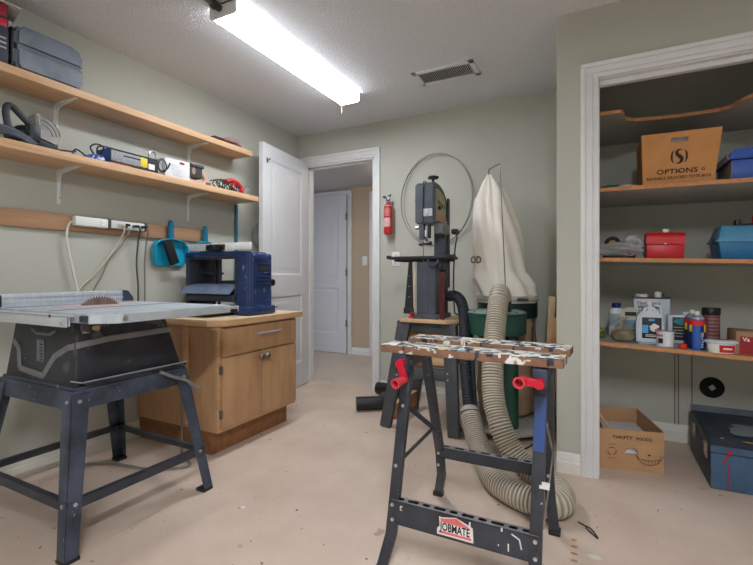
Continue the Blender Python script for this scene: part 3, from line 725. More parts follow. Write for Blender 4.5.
for i in range(6): m.bar(sd(.13 + i * .035, .815), sd(.13 + i * .035, .838), .005, .008, up=(1, 0, 0), mat=None)
m.build('vent_slots', mat('grey_slots', (110, 104, 98), .6), hz)
m = MB(); a = fr(.44, .76); b = fr(.56, .67); m.box((a.x, a.y - .003, b.z), (b.x, a.y, a.z), .001)
for i, (dx, dz, w_, h_) in enumerate([(.026, .012, .018, .005), (.036, .02, .006, .014), (.026, .036, .018, .006), (.026, .048, .004, .01), (.038, .048, .006, .01), (.026, .062, .018, .005), (.026, .074, .018, .006)]):
    m.box((a.x + dx, a.y - .0042, b.z + dz - .004), (a.x + dx + w_, a.y - .003, b.z + dz + h_ - .004), mat=label_black)
m.build('badge', mat('badge_grey', (96, 98, 106), .5, rgb2=(120, 122, 130)), hz)
# stand
SX0, SX1, SY0, SY1, SZ = -2.315, -1.76, .94, 1.45, .562
m = MB(); m.box((SX0, SY0, SZ + .008), (SX1, SY1, SZ + .022), .003); m.box((SX0 + .01, SY0 + .01, SZ + .02), (SX1 - .004, SY1 - .006, SZ + .034), .004)
m.build('base_flange', navy_st, ts)
m = MB(); m.prism([(SY0 + .05, SZ + .034), (SY1 - .01, SZ + .034), (SY1 - .01, SZ + .050), (SY0 + .03, SZ + .050)], 'X', bx1 + .012, bx1 + .036, .002); m.build('housing_skirt', saw_body, hz)
m = MB(); m.bar((bx1 + .036, SY0 + .03, SZ + .052), (bx1 + .036, SY1 - .01, SZ + .052), .004, .010, up=(1, 0, 0)); m.bar((bx1 + .010, SY0 + .003, SZ + .060), (bx1 + .036, SY0 + .03, SZ + .052), .004, .008, up=(1, 0, 0)); m.build('skirt_highlight', mat('edge_highlight_grey', (150, 152, 156), .5), hz)  # light-grey bars paint the bright highlight along the skirt edge
m = MB()
m.bar((SX0, SY0, SZ - .02), (SX1, SY0, SZ - .02), .062, .003, up=(0, 1, 0)); m.bar((SX1, SY0, SZ - .02), (SX1, SY1, SZ - .02), .062, .003, up=(1, 0, 0))
m.bar((SX0, SY1, SZ - .02), (SX1, SY1, SZ - .02), .062, .003, up=(0, 1, 0)); m.bar((SX0, SY0, SZ - .02), (SX0, SY1, SZ - .02), .062, .003, up=(1, 0, 0))
m.box((SX0, SY0, SZ + .006), (SX1, SY1, SZ + .009))
m.build('apron', navy_st, ts)
tops = {'fr': (SX1 + .004, SY0 - .004), 'rr': (SX1 + .004, SY1 + .004), 'fl': (SX0 - .004, SY0 - .004), 'rl': (SX0 - .004, SY1 + .004)}
feet = {'fr': (-1.665, .862), 'rr': (-1.655, 1.515), 'fl': (-2.41, .862), 'rl': (-2.41, 1.545)}
def lp(k, z):
    t = 1 - z / SZ; a, b = tops[k], feet[k]; return Vector((a[0] + (b[0] - a[0]) * t, a[1] + (b[1] - a[1]) * t, z))
for k in tops:
    sx = -1 if k[1] == 'r' else 1; sy = 1 if k[0] == 'f' else -1
    lg = MB().angle(lp(k, SZ + .006), lp(k, .012), .066, .003, (sx, 0, 0), (0, sy, 0), taper=.72).build('leg', navy_st, ts)
    f = lp(k, 0)
    MB().box((f.x, f.y, 0), (f.x + sx * .055, f.y + sy * .055, .014), .002).build('foot_pad', black_pl, lg)
    for z in (.545, .19):
        p = lp(k, z)
        discs('bolt', chrome, lg, [((p.x + sx * .024, p.y, p.z), (0, -sy, 0), .0075, .005), ((p.x, p.y + sy * .028, p.z), (-sx, 0, 0), .0075, .005)])
for a, b, n in (('fr', 'rr', (1, 0, 0)), ('fl', 'rl', (-1, 0, 0)), ('fr', 'fl', (0, -1, 0)), ('rr', 'rl', (0, 1, 0))):
    pa, pb = lp(a, .185), lp(b, .185)
    off = Vector(n) * -.005
    m = MB().bar(pa + off, pb + off, .034, .003, up=n)
    up = Vector((0, 0, .017))
    m.bar(pa + off * 2.6 + up, pb + off * 2.6 + up, .024, .003, up=n) if 0 else m.bar(pa + off + up - Vector(n) * .010, pb + off + up - Vector(n) * .010, .003, .022, up=n)
    m.build('stretcher', black_st, ts)
cl = MB().tube([(SX1 + .01, 1.30, SZ + .03), (SX1 + .03, 1.35, SZ + .0), (SX1 + .03, 1.42, SZ - .03), (SX1 + .03, 1.47, SZ - .075), (SX1 + .03, 1.50, SZ - .09)], .008, 8).build('cord_hook', saw_grey, ts)

# ------------------------------------------------------------------ folding workbench
wm = thing('folding_workbench', (-.38, 1.6, 0), 'black steel folding workbench with paint-splattered wooden jaws', 'workbench')
def jaw_material():
    m = mat('paint_splattered_ply', (120, 96, 78), 0.6, rgb2=(150, 126, 104), scale=12)
    nt = m.node_tree; N = nt.nodes; L = nt.links; b = N['Principled BSDF']
    tc = N.new('ShaderNodeTexCoord')
    nz = N.new('ShaderNodeTexNoise'); nz.inputs['Scale'].default_value = 9; nz.inputs['Detail'].default_value = 3
    L.new(tc.outputs['Object'], nz.inputs['Vector'])
    mixv = N.new('ShaderNodeVectorMath'); mixv.operation = 'MULTIPLY_ADD'; mixv.inputs[1].default_value = (.07, .07, .07)
    L.new(nz.outputs['Color'], mixv.inputs[0]); L.new(tc.outputs['Object'], mixv.inputs[2])
    vo = N.new('ShaderNodeTexVoronoi'); vo.inputs['Scale'].default_value = 48
    L.new(mixv.outputs[0], vo.inputs['Vector'])
    cr = N.new('ShaderNodeValToRGB'); cr.color_ramp.interpolation = 'CONSTANT'
    cols = [(0, (226, 224, 222)), (.22, (56, 54, 58)), (.40, (232, 230, 228)), (.5, (150, 136, 122)), (.60, (214, 200, 150)), (.65, (60, 62, 70)), (.76, (210, 208, 206)), (.86, (126, 160, 160)), (.90, (184, 172, 160))]
    e = cr.color_ramp.elements
    e[0].position, e[0].color = 0, lin(cols[0][1]); e[1].position, e[1].color = cols[1][0], lin(cols[1][1])
    for p, c in cols[2:]:
        q = e.new(p); q.color = lin(c)
    sep = N.new('ShaderNodeSeparateColor'); L.new(vo.outputs['Color'], sep.inputs[0]); L.new(sep.outputs[0], cr.inputs[0])
    L.new(cr.outputs[0], b.inputs['Base Color'])
    return m
splat = jaw_material()
ply = mat('worn_plywood_edge', (118, 84, 64), .7, rgb2=(150, 112, 88), scale=14, spots=[((226, 222, 216), 22, .60), ((40, 38, 40), 26, .63)])
JZ = .788
def jaw(cx, cy, w, d, rz, name):
    M = Matrix.Translation((cx, cy, 0)) @ Matrix.Rotation(R(rz), 4, 'Z')
    m = MB(); m.box((-w / 2, -d / 2, JZ - .024), (w / 2, d / 2, JZ), .002, M=M)
    o = m.build('jaw', ply, wm); 
    m = MB(); m.box((-w / 2 + .001, -d / 2 + .001, JZ), (w / 2 - .001, d / 2 - .001, JZ + .0018), .0006, M=M)
    for k in range(5):
        xk = -w / 2 + (.1 + .2 * k) * w; m.cyl(M @ Vector((xk, 0, JZ - .001)), M @ Vector((xk, 0, JZ + .0024)), .010, n=16, mat=black_pl)
    m.build('painted_face', splat, o)
    rnd = random.Random(int(cy * 100))
    for k in range(5):
        xk = rnd.uniform(-w / 2 + .02, w / 2 - .02); hh = rnd.uniform(.008, .02)
        MB().box((xk, -d / 2 - .0012, JZ - hh), (xk + rnd.uniform(.004, .02), -d / 2 + .001, JZ + .001), .0005, M=M).build('paint_drip', mat('dried_white_paint', (222, 222, 220), .5) if k % 2 else black_st, o)
jaw(-.372, 1.362, .572, .100, -2.5, 'front')
jaw(-.360, 1.560, .560, .105, -2.5, 'rear')
LX, RX = -.578, -.150
def leg(pts, w, t, mt=black_st):
    m = MB()
    for a, b in zip(pts, pts[1:]):
        a, b = Vector(a), Vector(b)
        e = (b - a).normalized() * .004
        m.bar(a - e, b + e, t, w, up=(1, 0, 0), bev=.0025)
    return m
fl = [(-.588, 1.40, .735), (-.626, 1.365, .25), (-.634, 1.355, .14), (-.668, 1.345, .010)]
frp = [(-.153, 1.40, .735), (-.167, 1.365, .25), (-.170, 1.355, .12), (-.172, 1.345, .010)]
bl = [(-.585, 1.55, .735), (-.612, 1.80, .27), (-.625, 1.86, .14), (-.668, 1.945, .010)]
brp = [(-.150, 1.55, .735), (-.172, 1.785, .27), (-.168, 1.82, .14), (-.158, 1.86, .010)]
blue_p = mat('worn_blue_paint', (44, 84, 158), .45, rgb2=(60, 66, 80), scale=6, spots=[((230, 230, 230), 16, .72)])
for P in (fl, frp, bl, brp):
    w_ = .036
    m = MB()
    for a, b in zip(P, P[1:]):
        a, b = Vector(a), Vector(b); e = (b - a).normalized() * .003
        m.bar(a - e, b + e, w_, .024, up=(0, 1, 0), bev=.002)
    lg = m.build('leg', black_st, wm)
    f = Vector(P[-1]); MB().box((f.x - .022, f.y - .018, 0), (f.x + .022, f.y + .018, .022), .003).build('rubber_foot', black_pl, lg)
    q = Vector(P[1]) + Vector((0, -.018, 0))
    discs('rivet', chrome, lg, [(q + Vector((0, 0, dz)), (0, -1, 0), .006, .006) for dz in (-.055, -.005)])
    if P is frp:
        MB().bar((-.1555, 1.382, .66), (-.1605, 1.368, .50), .032, .003, up=(0, 1, 0), mat=None).build('blue_paint', blue_p, lg)
        m = MB(); m.box((-.157, 1.352, .40), (-.130, 1.360, .408)); m.box((-.150, 1.352, .408), (-.128, 1.360, .418)); m.build('paint_splash', mat('dried_white_paint', (0, 0, 0)), lg)
# steps
def step(x0, x1, y, z0, z1, d, name, holes, label=None):
    m = MB(); m.box((x0, y, z0), (x1, y + .002, z1)); m.box((x0, y, z1 - .002), (x1, y + d, z1)); m.box((x0, y + d - .002, z1 - .025), (x1, y + d, z1)); m.box((x0, y, z0), (x1, y + .012, z0 + .002))
    o = m.build('step_bar', black_st, wm)
    m = MB(); m.box((x0, y, z1 - .0005), (x1, y + d, z1 + .0008)); m.build('worn_top', mat('worn_step_top', (112, 112, 116), .5, rgb2=(146, 144, 142), scale=20), o)
    m = MB(); n = holes
    for k in range(n):
        xk = x0 + (k + .6) * (x1 - x0) / (n + .2); L_ = .013 if k % 2 else .006
        m.cyl((xk - L_, y + d / 2, z1 + .0006), (xk - L_, y + d / 2, z1 + .0014), .0075, n=14); m.cyl((xk + L_, y + d / 2, z1 + .0006), (xk + L_, y + d / 2, z1 + .0014), .0075, n=14)
        m.box((xk - L_, y + d / 2 - .0075, z1 + .0006), (xk + L_, y + d / 2 + .0075, z1 + .0014))
    m.build('grip_holes', mat('hole_black', (8, 8, 10), .8), o)
    return o
st = step(-.632, -.158, 1.350, .178, .258, .032, 'front', 10)
step(-.615, -.165, 1.785, .245, .290, .032, 'rear', 8)
# sticker on the front step
SM = frame((-.372, 1.3492, .217), (1, 0, 0), (0, 0, 1))
SX = Matrix.Translation((-.409, 0, 0)) @ Matrix.Diagonal((1.12, 1, 1, 1)) @ Matrix.Translation((.371, 0, 0))
m = MB()
m.prism([(-.424, .187), (-.318, .187), (-.320, .232), (-.326, .236), (-.326, .250), (-.330, .25), (-.332, .238), (-.352, .246), (-.368, .252), (-.410, .243), (-.418, .244), (-.416, .215), (-.424, .205)], 'Y', 1.3485, 1.3499, M=SX)
stk = m.build('sticker', mat('sticker_white', (232, 226, 226), .5), st)
m = MB()
m.prism([(-.412, .229), (-.328, .229), (-.334, .234), (-.366, .250), (-.402, .241), (-.414, .240)], 'Y', 1.3478, 1.3486, M=SX)
m.box((-.418, 1.3478, .193), (-.324, 1.3486, .200), M=SX)
m.build('house_mark', pink_p, stk)
MB().text('JOBMATE', frame((-.409, 1.3476, .214), (1, 0, 0), (0, 0, 1)), .036, sx=.64).build('lettering', ink, stk)
m = MB(); m.box((-.600, 1.3492, .229), (-.596, 1.3499, .245)); m.box((-.598, 1.3492, .241), (-.590, 1.3499, .245)); m.box((-.598, 1.3492, .229), (-.592, 1.3499, .232)); m.build('paint_splash', mat('dried_white_paint', (0, 0, 0)), st); m = MB()
m.bar((-.235, 1.3494, .247), (-.212, 1.3494, .236), .004, .0012, up=(0, 1, 0)); m.bar((-.212, 1.3494, .236), (-.206, 1.3494, .208), .004, .0012, up=(0, 1, 0)); m.build('paint_splash', mat('dried_white_paint', (0, 0, 0)), st)
for a_, b_ in (((-.246, 1.349, .192), (-.242, 1.3499, .215)), ((-.266, 1.349, .247), (-.261, 1.3499, .258)), ((-.275, 1.349, .20), (-.272, 1.3499, .206))): MB().box(a_, b_).build('paint_splash', mat('dried_white_paint', (0, 0, 0)), st)
# side rails, screws, cranks, braces
for X, s in ((LX, 1), (RX, -1)):
    rl = MB().box((X - .014, 1.315, JZ - .075), (X + .014, 1.60, JZ - .026), .003).build('side_rail', mat('worn_dark_rail', (66, 66, 70), .5, .2, rgb2=(96, 94, 94)), wm)
    m = MB(); m.box((X - .02, 1.305, JZ - .085), (X + .02, 1.345, JZ - .030), .004); m.build('screw_bracket', mat('slate_plastic', (0, 0, 0)), rl)
    discs('rivet', chrome, rl, [((X + .014, y, z), (1, 0, 0), .006, .003) for y, z in ((1.35, JZ - .055), (1.52, JZ - .04))])
    m = MB(); c = Vector((-.571, 1.285, .738) if s > 0 else (-.149, 1.285, .720))
    if s > 0: e = Vector((-.555, 1.281, .690)); k = Vector((-.566, 1.235, .684))
    else: e = Vector((-.194, 1.281, .727)); k = Vector((-.196, 1.238, .728))
    m.bar(c + Vector((0, 0, 0)), e, .024, .014, up=(0, 1, 0), bev=.004); m.cyl(c + Vector((0, .02, 0)), c + Vector((0, -.008, 0)), .014, n=18); m.cyl(e + Vector((0, .006, 0)), e + Vector((0, -.008, 0)), .0125, n=18)
    cr_ = m.build('crank_handle', red_pl, wm)
    m = MB(); m.lathe([(.008, 0), (.012, .002), (.013, .02), (.016, (k - e).length - .002), (.0165, (k - e).length), (.0115, (k - e).length), (.0105, .012)], n=20, M=(lambda z: (lambda M: M)(Matrix.Translation(e) @ z.to_track_quat('Z', 'Y').to_matrix().to_4x4()))((k - e)))
    m.build('knob', mat('dusty_red_knob', (208, 62, 76), .45, var=.08), cr_)
lt = mat('light_steel_link', (130, 130, 128), .4, .5, rgb2=(158, 156, 150))
m = MB(); m.bar((-.606, 1.385, .56), (-.598, 1.665, .50), .003, .018, up=(1, 0, 0), bev=.001); 
m = MB(); m.bar((-.600, 1.395, .575), (-.582, 1.70, .382), .020, .003, up=(1, 0, 0), bev=.001); m.build('brace', black_st, wm)
m = MB(); m.bar((-.622, 1.38, .372), (-.602, 1.67, .402), .018, .003, up=(1, 0, 0), bev=.001); m.build('brace', mat('worn_brace', (84, 84, 86), .5, .3), wm)
m = MB(); m.bar((-.140, 1.395, .575), (-.150, 1.70, .382), .020, .003, up=(1, 0, 0), bev=.001); m.build('brace', lt, wm)
m = MB(); m.bar((-.148, 1.385, .27), (-.145, 1.66, .402), .018, .003, up=(1, 0, 0), bev=.001); m.build('brace', lt, wm)
discs('rivet', chrome, wm, [((p[0] + .012, p[1] - .016, p[2]), (0, -1, 0), .006, .006) for p in ((-.613, 1.397, .575), (-.632, 1.38, .372))])

# ------------------------------------------------------------------ bandsaw stand
bs = thing('bandsaw_stand', (-1.02, 2.9, 0), 'dark grey painted wooden sawhorse stand carrying the bandsaw', 'stand')
ST = .715
def board(p0, p1, w, t, up, mt, name, par):
    return MB().bar(p0, p1, w, t, up=up, bev=.003).build(name, mt, par)
for nm, p1, p0, w in (('leg', (-1.165, 2.70, ST), (-1.288, 2.66, .003), .075), ('leg', (-.855, 2.70, ST), (-.815, 2.67, .003), .072),
                      ('leg', (-1.165, 3.08, ST), (-1.272, 3.11, .003), .075), ('leg', (-.855, 3.08, ST), (-.815, 3.11, .003), .072)):
    lg = MB().bar(p0, p1, w, .038, up=(0, 1, 0), bev=.003, w1=.09).build('leg', stand_m, bs)
    if p0[1] < 3: 
        for z in (.36, .40): 
            t = z / ST; discs('bolt', chrome, lg, [((p0[0] + (p1[0] - p0[0]) * t + (.02 if p0[0] < -1 else -.02), p0[1] + (p1[1] - p0[1]) * t - .019, z), (0, -1, 0), .006, .003)])
MB().box((-1.17, 2.675, .345), (-.85, 2.71, .42), .003).build('front_rail', stand_m, bs)
MB().box((-1.20, 2.72, ST - .07), (-.83, 2.735, ST - .0), .002).build('upper_rail', stand_m, bs)
MB().box((-1.215, 2.68, ST - .012), (-.80, 3.10, ST + .0), .003).build('top_plate', stand_m, bs)
raw = mat('raw_lumber', (196, 162, 122), .6, rgb2=(210, 178, 138), scale=6); rawd = mat('brown_lumber', (140, 92, 56), .65, rgb2=(160, 110, 70), scale=8)
MB().box((-1.262, 2.70, .045), (-1.228, 3.10, .150), .003, mat=None).build('side_stretcher', rawd, bs)
MB().box((-1.263, 2.70, .150), (-1.227, 3.10, .153)).build('stretcher_edge', raw, bs)
MB().box((-1.17, 2.72, .42), (-.85, 3.08, .435), .002).build('lower_shelf', rawd, bs)
MB().box((-1.15, 2.74, .50), (-.87, 2.95, .70), .003).build('drawer_box', rawd, bs)
ob = MB().box((-.99, 2.705, .437), (-.89, 2.90, .485), .004).build('wood_offcut', raw); tag(ob, 'pale wood offcut lying on the shelf inside the bandsaw stand', 'wood offcut')
bd = MB(); bd.prism([(-1.185, 2.66), (-.855, 2.64), (-.74, 2.80), (-.72, 3.04), (-1.13, 3.04)], 'Z', ST + .001, ST + .022, .002)
tag(bd.build('plywood_board', mat('light_plywood', (206, 168, 130), .6, rgb2=(220, 186, 148), scale=6)), 'light plywood board lying on the stand under the bandsaw', 'board')

# ------------------------------------------------------------------ bandsaw
b = thing('bandsaw', (-1.01, 2.8, ST + .023), 'grey upright benchtop bandsaw on the dark wooden stand', 'bandsaw')
zb = ST + .0235
m = MB(); m.prism([(-1.10, 2.70), (-.94, 2.70), (-.915, 2.72), (-.915, 2.93), (-1.10, 2.93)], 'Z', zb, zb + .03, .004); m.build('base_plate', band_g, b)
m = MB(); m.prism([(-1.095, 2.735), (-1.07, 2.712), (-1.0, 2.700), (-.958, 2.725), (-.955, 2.86), (-1.095, 2.86)], 'Z', zb + .028, 1.115, .006)
m.build('lower_wheel_housing', band_g, b)
m = MB()
m.box((-1.02, 2.87, 1.08), (-.945, 2.95, 1.38), .006); m.box((-.96, 2.90, zb + .03), (-.94, 2.94, 1.10), .002)
m.build('column', band_g, b)
m = MB(); m.box((-.947, 2.93, zb + .2), (-.935, 2.97, 1.56), .004); m.box((-.972, 2.862, zb + .03), (-.935, 2.92, 1.12), .003); m.build('rear_frame', band_d, b)
hm = MB(); hm.prism([(2.705, 1.365), (2.705, 1.625), (2.73, 1.642), (2.82, 1.640), (2.90, 1.615), (2.955, 1.57), (2.955, 1.375)], 'X', -1.095, -.958, .010)
uh = hm.build('upper_wheel_housing', band_g, b)
m = MB(); m.prism([(2.735, 1.392), (2.735, 1.60), (2.81, 1.598), (2.89, 1.57), (2.94, 1.535), (2.94, 1.385)], 'X', -.959, -.955); dcl = m.build('side_panel', decal, uh)
m = MB(); m.prism([(2.735, 1.388), (2.735, 1.435), (2.94, 1.425), (2.94, 1.383)], 'X', -.956, -.9535); m.build('orange_stripe', orange_d, dcl)
m = MB(); m.tube([(-.956, 2.735, 1.602), (-.956, 2.82, 1.60), (-.956, 2.90, 1.57), (-.956, 2.945, 1.53), (-.956, 2.945, 1.40)], .005, 8)
rn = random.Random(3)
for k in range(5): m.bar((-.954, 2.76 + k * .032, 1.53 - k * .006), (-.954, 2.775 + k * .03, 1.50 - k * .008 + rn.uniform(-.01, .02)), .003, .006, up=(1, 0, 0))
m.cyl((-.955, 2.785, 1.475), (-.938, 2.785, 1.475), .014, n=16); m.box((-.955, 2.77, 1.48), (-.943, 2.83, 1.488), .002)
m.build('panel_trim', black_pl, uh)
m = MB(); m.cyl((-.985, 2.76, 1.64), (-.985, 2.76, 1.668), .008, n=12); m.lathe([(.018, 0), (.034, .003), (.036, .012), (.026, .020), (.010, .022)], (-.985, 2.76, 1.664), 24, fn=lambda q, i: 1 + .10 * math.cos(6 * q)); m.build('tension_knob', black_pl, uh)
m = MB(); m.tube([(-1.035, 2.765, 1.65), (-1.033, 2.71, 1.645), (-1.033, 2.700, 1.62), (-1.035, 2.700, 1.36)], .0035, 8, smooth=False); m.build('strap', black_pl, uh)
MB().box((-1.035, 2.699, 1.412), (-.970, 2.705, 1.462), .001).build('label_plate', mat('pale_label', (186, 192, 200), .4, rgb2=(206, 210, 216), scale=30), uh)
MB().bar((-.995, 2.698, 1.459), (-1.003, 2.698, 1.414), .002, .002, up=(0, 1, 0)).build('label_line', grey_pl, uh)
MB().cyl((-1.11, 2.76, 1.53), (-1.09, 2.76, 1.53), .012, n=12).build('side_knob', black_pl, uh); MB().cyl((-1.105, 2.75, 1.345), (-1.08, 2.75, 1.345), .012, n=12).build('side_knob', chrome, uh)
m = MB(); m.box((-1.068, 2.715, 1.262), (-1.035, 2.75, 1.37), .003); m.box((-1.012, 2.72, 1.27), (-.995, 2.75, 1.37), .002, mat=band_d)
m.box((-.98, 2.75, 1.30), (-.915, 2.90, 1.37), .008, mat=grey_pl)
m.build('guide_post', band_g, b)
m = MB(); m.box((-1.055, 2.705, 1.225), (-.985, 2.74, 1.24), .003); m.cyl((-1.065, 2.71, 1.232), (-1.04, 2.71, 1.225), .010, n=12); m.cyl((-1.00, 2.70, 1.235), (-.975, 2.70, 1.24), .009, n=12)
m.cyl((-1.02, 2.71, 1.24), (-1.02, 2.71, 1.32), .006, n=10, mat=chrome); m.cyl((-1.005, 2.70, 1.25), (-1.02, 2.70, 1.275), .008, n=10)
m.build('blade_guide', planer_in, b)
MB().box((-1.043, 2.722, .98), (-1.041, 2.732, 1.37)).build('blade', chrome, b)
m = MB(); m.box((-1.285, 2.70, 1.132), (-.87, 2.94, 1.152), .003); m.box((-1.305, 2.705, 1.136), (-1.28, 2.74, 1.160), .004, mat=band_d); m.box((-.868, 2.70, 1.135), (-.822, 2.735, 1.158), .004, mat=band_d)
for y in (2.74, 2.80, 2.87): m.box((-1.26, y, 1.118), (-.88, y + .006, 1.133))
m.build('table', band_d, b)
m = MB(); m.box((-1.06, 2.76, 1.06), (-.93, 2.86, 1.12), .006); m.tube([(-1.0, 2.70, 1.13), (-.99, 2.69, 1.10), (-.97, 2.69, 1.082), (-.94, 2.70, 1.10), (-.93, 2.70, 1.13)], .008, 8); m.build('trunnion', planer_in, b)
m = MB(); m.tube([(-.88, 2.86, 1.32), (-.85, 2.82, 1.315), (-.835, 2.80, 1.28), (-.85, 2.80, 1.18), (-.87, 2.84, 1.0), (-.865, 2.84, .80), (-.86, 2.88, .762), (-.80, 2.92, .755)], .005, 8, per=8)
m.box((-.885, 2.83, 1.30), (-.845, 2.90, 1.335), .006); m.build('power_cable', cord_k, b)
m = MB(); m.cyl((-1.10, 2.715, .765), (-1.125, 2.70, .770), .014, n=12); m.cyl((-1.11, 2.69, .745), (-1.11, 2.69, .760), .012, n=10, mat=red_pl); m.cyl((-1.14, 2.70, .744), (-1.12, 2.70, .762), .006, n=10, mat=mat('pink_tip', (226, 120, 116), .5))
m.build('adjusting_knobs', mat('maroon_knob', (130, 36, 38), .5), b)
# red toothed strap, black bar, cream stick
rc = thing('hold_down_strap', (-.905, 2.70, zb), 'dark red toothed plastic strip standing beside the bandsaw housing', 'strip')
m = MB(); m.box((-.916, 2.700, zb - .0005), (-.890, 2.710, 1.045), .002)
for k in range(24): m.box((-.922, 2.694, zb + .015 + k * .012), (-.884, 2.702, zb + .021 + k * .012), .001)
m.build('strip', mat('maroon_plastic', (96, 34, 36), .6, var=.3, scale=30), rc)
bb = thing('fence_bar', (-1.145, 2.72, zb), 'black tapered metal bar hanging below the left side of the bandsaw table', 'bar')
m = MB(); m.prism([(-1.180, .80), (-1.120, .80), (-1.128, 1.12), (-1.150, 1.117)], 'Y', 2.73, 2.745, .002); m.box((-1.185, 2.722, .765), (-1.115, 2.75, .805), .004); m.build('bar', band_d, bb)
discs('rivet', chrome, bb, [((-1.146, 2.7295, z), (0, -1, 0), .003, .002) for z in (.88, .95, 1.02)])
cs = thing('wooden_stick', (-1.105, 2.75, zb), 'thin cream wooden stick leaning beside the bandsaw housing', 'stick')
MB().bar((-1.115, 2.745, ST + .025), (-1.111, 2.745, 1.117), .013, .008, up=(0, 1, 0), bev=.002).build('stick', cream_pl, cs)

# blades on the wall, extinguisher, outlet
bl_t = thing('coiled_saw_blades', (-1.195, 3.42, 1.27), 'thin round bandsaw blades hung in a big hoop on the back wall', 'saw blades')
m = MB()
for (cx, cz, rx, rz, dy) in ((-1.200, 1.652, .312, .376, .0), (-1.187, 1.650, .293, .370, .012)):
    P = [Vector((cx + rx * math.cos(q), 3.425 - dy + .01 * math.sin(3 * q), cz + rz * math.sin(q))) for q in [i * math.pi / 24 for i in range(48)]]
    for i in range(48): 
        m.bar(P[i], P[(i + 1) % 48], .009, .0016, up=P[i] - Vector((cx, 3.43, cz)))
    m.build('blade_loop', mat('blade_grey', (110, 112, 104), .4, .6), bl_t); m = MB()
MB().cyl((-1.19, 3.44, 2.018), (-1.19, 3.40, 2.018), .003, n=8).build('nail', chrome, bl_t)
fx = thing('fire_extinguisher', (-1.615, 3.39, 1.38), 'small red fire extinguisher mounted on the back wall beside the doorway', 'fire extinguisher')
m = MB().lathe([(.030, 0), (.037, .006), (.038, .02), (.038, .225), (.034, .245), (.022, .262), (.014, .270), (.013, .282)], (-1.615, 3.385, 1.375), 28); m.build('cylinder', red_ext, fx)
m = MB(); m.cyl((-1.615, 3.385, 1.665), (-1.615, 3.385, 1.695), .015, n=14); m.bar((-1.635, 3.385, 1.685), (-1.585, 3.375, 1.712), .014, .012, up=(0, 1, 0), bev=.003); m.bar((-1.63, 3.38, 1.668), (-1.59, 3.37, 1.678), .012, .007, up=(0, 1, 0), bev=.002)
m.cyl((-1.64, 3.372, 1.695), (-1.64, 3.350, 1.695), .010, n=12)
m.build('valve', mat('valve_black', (50, 64, 76), .4), fx)
MB().disc((-1.605, 3.37, 1.685), (0, -1, 0), .013, .006, 16).build('gauge', mat('gauge_face', (196, 206, 212), .3), fx)
def curved(cx, cy, r, a0, a1, z0, z1, n=8):
    mb = MB(); vs = []
    for i in range(n + 1):
        q = R(a0 + (a1 - a0) * i / n)
        for z in (z0, z1):
            for rr in (r, r + .0008): vs.append((cx + rr * math.cos(q), cy + rr * math.sin(q), z))
    fs = []
    for i in range(n):
        k = i * 4
        fs += [(k + 1, k + 3, k + 7, k + 5), (k, k + 4, k + 6, k + 2), (k + 2, k + 6, k + 7, k + 3), (k, k + 1, k + 5, k + 4)]
    fs += [(0, 2, 3, 1), (n * 4, n * 4 + 1, n * 4 + 3, n * 4 + 2)]
    return mb.add(vs, fs)
curved(-1.615, 3.385, .0385, 225, 320, 1.44, 1.515).build('instruction_label', mat('ext_label', (216, 160, 160), .5, rgb2=(226, 200, 198), scale=60), fx)
curved(-1.615, 3.385, .0385, 240, 320, 1.53, 1.60).build('picture_label', mat('ext_label_top', (190, 90, 90), .5, rgb2=(214, 130, 130), scale=60), fx)
curved(-1.615, 3.385, .0385, 90, 450, 1.615, 1.623, 24).build('strap', lgrey_pl, fx)
MB().box((-1.635, 3.42, 1.40), (-1.595, 3.44, 1.66), .002).build('wall_bracket', lgrey_pl, fx)
ol = thing('wall_outlet', (-1.56, 3.436, 1.11), 'white double outlet plate on the back wall behind the bandsaw table', 'outlet')
MB().box((-1.602, 3.434, 1.105), (-1.53, 3.44, 1.228), .002).build('cover_plate', white_pl, ol)
m = MB(); m.box((-1.582, 3.431, 1.125), (-1.55, 3.435, 1.160), .004); m.box((-1.582, 3.431, 1.172), (-1.55, 3.435, 1.207), .004); m.build('sockets', mat('socket_white', (214, 214, 210), .4), ol)

# boots
def boot(x, y, rz, label, h, g=1, L=.20):
    t = thing('rubber_boot', (x, y, 0), label, 'boot', 'black boots on the floor by the doorway', rz=rz)
    M = Matrix.Identity(4)
    # boot lying on its side: shaft along -x, foot turned along +y
    m = MB(); m.tube([(-L, 0, .055), (-.12, 0, .055), (-.03, .0, .055), (.02, .01 * g, .056), (.05, .04 * g, .056)], .05, 18, radii=None, per=4)
    sh = m.build('shaft', black_pl if h else mat('black_rubber', (22, 22, 24), .35, var=.1), t, world=False)
    m = MB(); m.tube([(.03, .0, .056), (.045, .05 * g, .054), (.05, .12 * g, .048), (.05, .19 * g, .045), (.05, .225 * g, .044)], lambda i, n: .050 - .012 * (i / n) if i < n - 3 else .050 - .012 * (i / n) - .010 * (i - n + 4) / 1.6, 18, per=4)
    m.build('foot', mat('black_rubber', (22, 22, 24), .35, var=.1), t, world=False)
    m = MB(); m.box((.088, -.02 * g, .012), (.104, .22 * g, .092), .006); m.build('sole', mat('black_sole', (16, 16, 16), .7), t, world=False)
boot(-1.475, 2.99, R(35), 'black boot lying nearest the camera on the floor beside the doorway', 1)
boot(-1.43, 3.365, R(0), 'black boot lying behind the other boot against the baseboard', 0, -1, .28)

